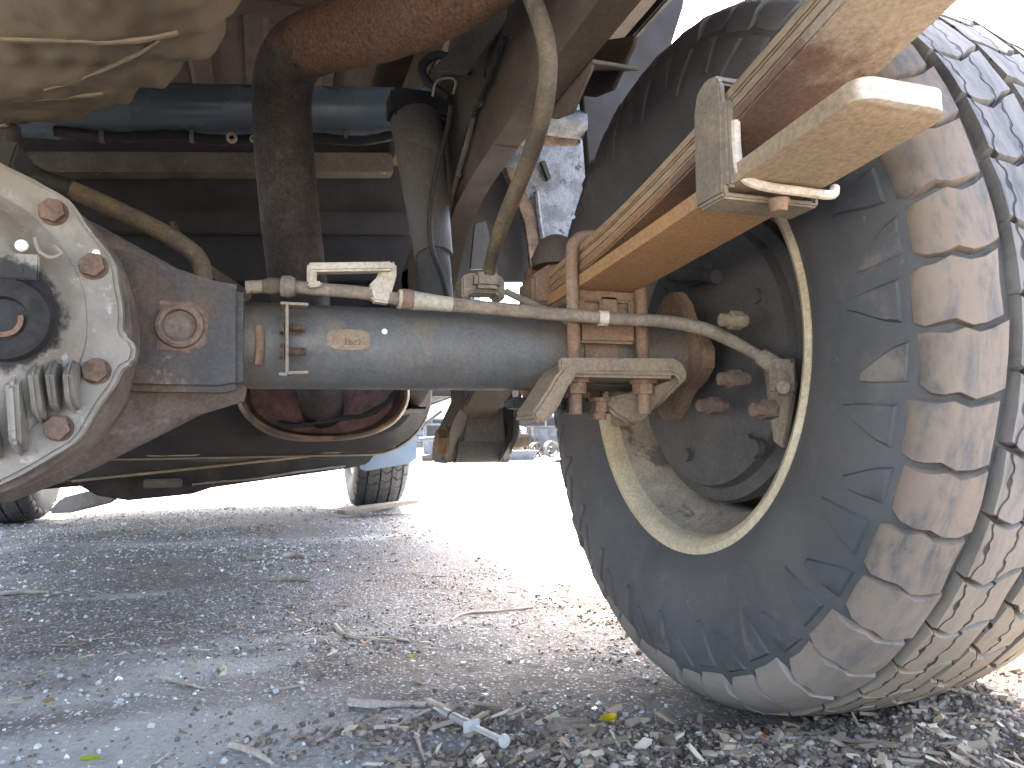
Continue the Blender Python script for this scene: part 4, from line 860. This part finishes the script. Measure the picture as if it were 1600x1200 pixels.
r = yard_root('car_door', 684, 716, 'loose pale blue car door leaning upright beside the blue car', 'car door'); r.rotation_euler = (0,0,.3)
obj('door_skin', b_prism([(-.42,0,.02), (.42,0,.02), (.45,0,.62), (.20,0,1.0), (-.40,0,1.0), (-.46,0,.6)], (0,.07,0), .02), M_j['pale blue'], r)
obj('window_opening', b_prism([(-.36,-.004,.64), (.36,-.004,.64), (.16,-.004,.94), (-.35,-.004,.94)], (0,.01,0), .004), M_j['black'], r)
for i, (x0, y0, x1, y1, mt, lab) in enumerate(((655,687,692,683,'grey','grey steel pipe lying across the scrap beside the blue car'), (655,668,690,642,'steel','dark steel bar sloping up against the loose car door'))):
    p = place((x0+x1)/2, 718); a_, b_ = U(x0,y0,Y=p.y), U(x1,y1,Y=p.y)
    o = tag(obj('scrap_pipe', b_join(b_cyl(a_-p, b_-p, .05, seg=12), b_cyl(a_-p-Vector((0,.0,.0)), a_-p+(b_-a_)*.06, .065, seg=12)), M_j[mt]), lab, 'pipe', YARD); o.location = p
wt = []
for q_ in range(9):
    wt.append(b_tube([Vector((random.uniform(-.45,.45), random.uniform(-.2,.2), random.uniform(.05,1.0))) for _ in range(6)], .016, 6, 6))
o = tag(obj('wire_tangle', b_join(*wt), M_j['black']), 'tangle of black wires and hoses on top of the scrap heap', 'wire', YARD); o.location = place(800, 714)
r = yard_root('engine_block', 826, 712, 'dark engine block under the blue tarpaulin in the scrap heap', 'engine')
obj('block', b_box((0,0,.36), (.62,.5,.55), .04), M_j['steel'], r); obj('sump', b_box((0,0,.06), (.5,.36,.12), .03), M_j['black'], r)
for q_ in range(4): obj('port', b_cyl((-.22+.15*q_,-.26,.5), (-.22+.15*q_,-.34,.5), .05, seg=12), M_j['brown'], r)
r = yard_root('loose_radiator', 858, 711.5, 'flat pale radiator standing on edge behind the cream hub', 'radiator')
obj('core', bxx(-.5,.5,-.04,.04,.1,.85,.01), M_j['grey'], r); obj('tank_end', bxx(-.56,-.5,-.06,.06,.05,.9,.02), M_j['white'], r); obj('tank_end', bxx(.5,.56,-.06,.06,.05,.9,.02), M_j['white'], r)
# ------------------------------------------------------------------ plank jammed by the front tyre
M_wood = grime('weathered wood', (.30,.24,.17), (.22,.17,.12), (.36,.31,.24), .9, 0, 30, (.4,.6), (.5,.7), 12, .5, (6,6,1))
M_stick = grime('dry stick', (.46,.40,.32), (.36,.30,.23), (.25,.20,.155), .9, 0, 60, (.4,.6), (.55,.7), 30, .5)
a, b = U(538,798,Z=.012), U(642,781,Z=.012); b = a+(b-a).normalized()*.36
a = Vector((.565, 2.52, .012)); b = Vector((.905, 2.60, .045))
v = (b-a).normalized(); side_ = Vector((-v.y, v.x, 0)).normalized()
pk = b_prism([a-side_*.05, a+v*.10-side_*.06, b-side_*.03, b+side_*.015, a+v*.2+side_*.06, a+side_*.05], (0,0,.018), .003)
bmesh.ops.subdivide_edges(pk, edges=[e for e in pk.edges if e.calc_length() > .05], cuts=3)
plank = tag(obj('plank', roughen(pk, .004, 30), M_wood), 'broken weathered plank lying against the front tyre', 'plank')

# ------------------------------------------------------------------ litter on the ground: single pieces
def gp(px, py):
    p = U(px, py, Z=0); p.z = float(gh(p.x, p.y)); return p
def stick(pix, r, label, mat=None, name='stick', cat='stick', taper=.6, seg=7, lift=.6):
    pts = [gp(x, y) for x, y in pix]; zl = [p.z+r*lift for p in pts]
    for p, z in zip(pts, zl): p.z = z
    base = pts[0].copy()
    bm = b_tube([p-base for p in pts], [r]*2+[r*taper], seg, 5, wob=.35)
    o = obj(name, bm, mat or M_stick, None, 50); o.location = base
    return tag(o, label, cat, 'dry sticks and twigs on the dirt')
stick([(524,972), (535,987), (560,995), (618,998)], .0042, 'curved pale dry stick bent like an elbow on the dirt')
stick([(568,994), (610,992), (640,997)], .0030, 'short straight twig lying beside the elbow shaped stick')
stick([(705,965), (725,952), (770,950), (832,945)], .0028, 'long thin twig reaching towards the sunlit patch')
stick([(252,1058), (285,1066), (320,1075)], .0026, 'thin straight twig lying on the smooth grey silt')
stick([(345,1038), (350,1048), (340,1056)], .0042, 'stubby forked twig standing out of a small dirt heap')
stick([(545,1102), (590,1106), (665,1104)], .0052, 'thick weathered stick half buried at the edge of the wood chips')
stick([(668,1098), (690,1110), (704,1120)], .0042, 'short bent stick just above the syringe', None)
stick([(655,1148), (652,1160), (664,1195)], .0018, 'thin curling stem among the wood chips below the syringe')
stick([(360,1172), (395,1182), (425,1198)], .0030, 'brown dry stalk in the chips at the corner of the litter')
stick([(0,927), (40,925), (75,924)], .0055, 'flat pale brown stick on the gravel under the differential')
stick([(300,1015), (318,1014), (333,1011)], .0024, 'small white splinter on the grey gravel')
stick([(405,975), (440,978), (470,976)], .0024, 'brown twig with side shoots on bare dirt')
stick([(440,868), (460,866), (478,868)], .0075, 'pale curled strip of bark in the middle of the dirt')
stick([(385,870), (405,869), (415,870)], .0060, 'short pale chip of bark next to the curled bark strip')
stick([(1240,1156), (1290,1150), (1318,1140)], .0032, 'light splinter on the soil mound behind the rear tyre', M_wood)
stick([(1155,1163), (1190,1165), (1310,1168)], .0022, 'long pale twig lying flat along the soil mound')
stick([(860,1142), (890,1140), (918,1137)], .0060, 'blunt pale wooden peg beside the yellow leaf', M_wood)
stick([(864,1130), (890,1128), (916,1124)], .0062, 'grey weathered wooden peg beside the yellow leaf', M_wood)
stick([(1130,1165), (1160,1152), (1185,1142)], .0050, 'grey wedge of wood lying on dark soil near the tyre', M_wood)
stick([(420,903), (450,900), (485,904)], .0042, 'tuft of dry yellow brown straw on the dirt', M_wood)
def leafm(name, c): return grime(name, c, tuple(v*.8 for v in c), None, .5, 0, 90, bump=.1, finecol=.08)
def leaf_thing(px, py, L, w, rz, c, label, curl=.25):
    bm = bmesh.new(); n = 8; R = []
    for i in range(n+1):
        t = i/n; ww = w*math.sin(PI*min(1, t*.92+.06))**.8; x = (t-.5)*L
        R.append([bm.verts.new((x, k*ww, .0015+curl*L*((t-.5)**2)+abs(k)*w*.35)) for k in (-1,-.5,0,.5,1)])
    for a, b in zip(R, R[1:]):
        for k in range(4): bm.faces.new((a[k], a[k+1], b[k+1], b[k]))
    bmesh.ops.solidify(bm, geom=bm.faces[:], thickness=.0006)
    o = obj('fallen_leaf', bm, leafm('leaf '+label[:14], c)); o.location = gp(px, py)+Vector((0,0,.003)); o.rotation_euler = (.25, 0, rz)
    return tag(o, label, 'leaf', 'fallen leaves on the ground')
leaf_thing(950, 1121, .022, .0075, .3, (.75,.62,.02), 'bright yellow leaf at the edge of the soil near two wooden pegs', .5)
leaf_thing(645, 1024, .012, .004, -.2, (.70,.58,.06), 'tiny yellow leaf below the elbow shaped stick')
leaf_thing(141, 1189, .018, .0045, -.1, (.42,.55,.04), 'lime green leaf on the smooth grey silt')
leaf_thing(300, 1036, .007, .003, .2, (.65,.50,.08), 'very small yellow leaf scrap by the forked twig')
leaf_thing(1194, 1169, .011, .003, 1.1, (.75,.22,.04), 'small orange scrap on dark soil behind the tyre')
leaf_thing(1245, 1112, .022, .008, .9, (.55,.30,.28), 'pinkish torn scrap caught under the rear tyre', .8)
leaf_thing(75, 1098, .013, .006, .3, (.45,.33,.15), 'brown dry leaf scrap on the grey gravel')
# plastic syringe
M_plastic, nt_, B0 = newmat('clear cloudy plastic'); B0.inputs['Base Color'].default_value = (.55,.54,.50,1); B0.inputs['Roughness'].default_value = .5; B0.inputs['Transmission Weight'].default_value = .55; B0.inputs['IOR'].default_value = 1.45
M_plw = grime('white plastic', (.52,.51,.47), (.45,.44,.40), None, .35, 0, 40, bump=.05, finecol=.04)
s0, s1 = gp(690, 1132), gp(790, 1183); s0.z += .008; s1.z += .010
ax = (s1-s0); Ls = ax.length; q = ax.normalized().to_track_quat('Z', 'Y')
syr = tag(empty('syringe', s0), 'small used plastic syringe lying among the wood chips', 'syringe'); syr.rotation_mode = 'QUATERNION'; syr.rotation_quaternion = q
k = Ls
obj('barrel', b_lathe([(0,.0), (0,.0040), (.002,.0046), (k*.50,.0046), (k*.50,.0038), (.004,.0036)], (0,0,0), 'Z', 24), M_plastic, syr)
obj('nozzle', b_lathe([(-.016,.0), (-.016,.0010), (-.006,.0014), (.001,.0024)], (0,0,0), 'Z', 14), M_plw, syr)
obj('finger_flange', b_box((0,0,k*.50), (.020,.011,.0022), .001), M_plw, syr)
obj('plunger', b_join(b_box((0,0,k*.68), (.0062,.0014,k*.60), .0003), b_box((0,0,k*.68), (.0014,.0062,k*.60), .0003), b_lathe([(k*.97,0), (k*.97,.0062), (k*.995,.0062), (k*.995,0)], (0,0,0), 'Z', 20)), M_plw, syr)
obj('graduation_band', b_lathe([(k*.16,.00475), (k*.19,.00475)], (0,0,0), 'Z', 20), M_shock, syr)

# ------------------------------------------------------------------ loose stuff nobody could count
def island_mat(name, cols, rough=.8, spec=.5, trans=0.):
    M, nt, B = newmat(name); t = NT(nt); g = t.n('ShaderNodeNewGeometry'); cr = t.n('ShaderNodeValToRGB'); cr.color_ramp.interpolation = 'CONSTANT'
    el = cr.color_ramp.elements
    while len(el) > 1: el.remove(el[-1])
    for i, c in enumerate(cols):
        e = el[0] if i == 0 else el.new(i/len(cols)); e.position = i/len(cols); e.color = (*c, 1)
    t.l(g.outputs['Random Per Island'], cr.inputs[0])
    col = t.mix(t.rng(t.noise(g.outputs['Position'], 500, 4), .3, .7), cr.outputs[0], (.5,.5,.5), 'OVERLAY')
    col = t.mix(.35, cr.outputs[0], col)
    t.l(col, B.inputs['Base Color']); B.inputs['Roughness'].default_value = rough; B.inputs['Specular IOR Level'].default_value = spec
    B.inputs['Transmission Weight'].default_value = trans
    t.bump(t.noise(g.outputs['Position'], 700, 3), .3, .0006, B)
    return M
CUBE_V = np.array([[x,y,z] for x in (-1,1) for y in (-1,1) for z in (-1,1)], float)*.5
CUBE_F = np.array([[0,1,3,2],[4,6,7,5],[0,4,5,1],[2,3,7,6],[0,2,6,4],[1,5,7,3]])
OCT_V = np.array([[.5,0,0],[-.5,0,0],[0,.5,0],[0,-.5,0],[0,0,.5],[0,0,-.5]], float)
OCT_F = np.array([[0,2,4],[2,1,4],[1,3,4],[3,0,4],[2,0,5],[1,2,5],[3,1,5],[0,3,5]])
_b = bmesh.new(); bmesh.ops.create_icosphere(_b, subdivisions=1, radius=.5); _b.verts.ensure_lookup_table()
ICO_V = np.array([v.co[:] for v in _b.verts]); ICO_F = np.array([[v.index for v in f.verts] for f in _b.faces]); _b.free()
def scatter(name, P, size, shape, jitter, mat, tilt=.35, sink=.3):
    """P: (n,2) spots; size: (n,3)"""
    BV, BF = {'cube': (CUBE_V, CUBE_F), 'oct': (OCT_V, OCT_F), 'ico': (ICO_V, ICO_F)}[shape]
    n = len(P); nv = len(BV)
    v = BV[None]*(1+jitter*rng.uniform(-1,1,(n,nv,3)))*size[:,None,:]
    az, tx, ty = rng.uniform(0,2*PI,n), rng.normal(0,tilt,n), rng.normal(0,tilt,n)
    x, y, z = v[...,0], v[...,1], v[...,2]
    c, s = np.cos(tx)[:,None], np.sin(tx)[:,None]; y, z = y*c-z*s, y*s+z*c
    c, s = np.cos(ty)[:,None], np.sin(ty)[:,None]; x, z = x*c+z*s, -x*s+z*c
    c, s = np.cos(az)[:,None], np.sin(az)[:,None]; x, y = x*c-y*s, x*s+y*c
    g = gh(P[:,0], P[:,1])
    v = np.stack([x+P[:,:1], y+P[:,1:2], z+(g+size[:,2]*(.5-sink))[:,None]], 2).reshape(-1,3)
    f = (BF[None]+(np.arange(n)*nv)[:,None,None]).reshape(-1, BF.shape[1])
    me = bpy.data.meshes.new(name); fill(me, v, f); me.materials.append(mat)
    o = bpy.data.objects.new(name, me); C.objects.link(o); me.polygons.foreach_set('use_smooth', [shape == 'ico']*len(me.polygons)); o['kind'] = 'stuff'; return o
def spots(n, x0, x1, y0, y1, dens=None):
    out = np.zeros((0,2))
    while len(out) < n:
        q = np.stack([rng.uniform(x0,x1,n*2), rng.uniform(y0,y1,n*2)], 1)
        if dens is not None: q = q[rng.uniform(0,1,len(q)) < dens(q[:,0], q[:,1])]
        out = np.concatenate([out, q])
    return out[:n]
def clear_tyre(x, y): return 1-np.exp(-(((x-.82)/.15)**6+((y)/.10)**6))
def sz(n, a, b, asp=(1,1,1), p=2.):
    s = a+(b-a)*rng.uniform(0,1,n)**p; return s[:,None]*np.array(asp)[None]*rng.uniform(.65,1.35,(n,3))
def patch(x, y): return np.clip(.5+1.6*vnoise(x*4, y*4, 11)+1.2*vnoise(x*11, y*11, 12), .04, 1)*clear_tyre(x, y)
G_cols = [(.27,.25,.225), (.18,.158,.135), (.36,.34,.31), (.125,.11,.095), (.43,.41,.38), (.23,.195,.16), (.50,.48,.45), (.15,.13,.11)]
M_gravel = island_mat('gravel', G_cols)
M_glass = island_mat('crushed glass and pale chips', [(.72,.72,.70), (.62,.62,.60), (.80,.80,.78), (.62,.67,.63), (.50,.49,.47), (.66,.64,.61)], .3, .6, .15)
M_chip = island_mat('wood chips', [(.31,.245,.17), (.22,.17,.118), (.43,.35,.25), (.16,.122,.088), (.37,.295,.205), (.27,.22,.165), (.56,.48,.36)], .9, .3)
M_twig = island_mat('twigs', [(.50,.44,.35), (.40,.34,.26), (.58,.52,.43), (.30,.24,.18)], .9, .3)
M_soil = island_mat('dark soil crumbs', [(.20,.165,.13), (.15,.122,.098), (.26,.215,.17), (.33,.285,.235), (.12,.098,.08)], .95, .2)
n = 16000; P = spots(n, -.5, 1.3, -.3, 1.0, patch); scatter('gravel', P, sz(n, .0010, .0075, (1,1,.65), 4), 'ico', .30, M_gravel)
n = 13000; P = spots(n, -1.3, 1.6, .8, 3.4, patch); scatter('gravel', P, sz(n, .002, .010, (1,1,.65), 3.5), 'ico', .30, M_gravel)
def gl(x, y): return np.clip(.35+1.3*vnoise(x*3, y*3, 21)+.8*vnoise(x*13, y*13, 22)+.25*(.3-x), .03, 1)*clear_tyre(x, y)*(1-.8*np.clip(bank(x,y),0,1))
n = 2200; P = spots(n, -.5, 1.2, -.3, .9, gl); scatter('glass_crumbs', P, sz(n, .0010, .0054, (1,.9,.75), 3.2), 'cube', .28, M_glass)
n = 9000; P = spots(n, -1.4, 1.2, .7, 3.4, gl); scatter('glass_crumbs', P, sz(n, .0018, .0064, (1,.9,.75), 2.6), 'cube', .28, M_glass)
bd = lambda x, y: np.clip(bank(x, y), 0, 1)*clear_tyre(x, y)
n = 26000; P = spots(n, .05, 1.25, -.34, .75, bd); scatter('soil_crumbs', P, sz(n, .0012, .0085, (1,1,.8), 4), 'ico', .30, M_soil)
n = 2600; P = spots(n, .05, 1.25, -.34, .75, lambda x, y: bd(x,y)**1.3); scatter('wood_chips', P, sz(n, .0025, .012, (2.1,.6,.34), 2.6), 'cube', .35, M_chip, .35, .1)
n = 260; P = spots(n, .05, 1.25, -.34, .75, lambda x, y: bd(x,y)**1.3); scatter('wood_chips', P, sz(n, .006, .014, (2.6,.32,.25), 1.6), 'cube', .3, M_chip, .3, 0)
n = 1700; P = spots(n, -.5, 1.2, -.3, 2.6, patch); scatter('wood_chips', P, sz(n, .002, .009, (2.4,.45,.25), 2.4), 'cube', .3, M_chip, .15, .1)
n = 170; P = spots(n, -.6, 1.1, -.25, 2.2, patch); scatter('twig_litter', P, sz(n, .006, .014, (3.2,.16,.14), 1.6), 'cube', .3, M_twig, .08, -.1)
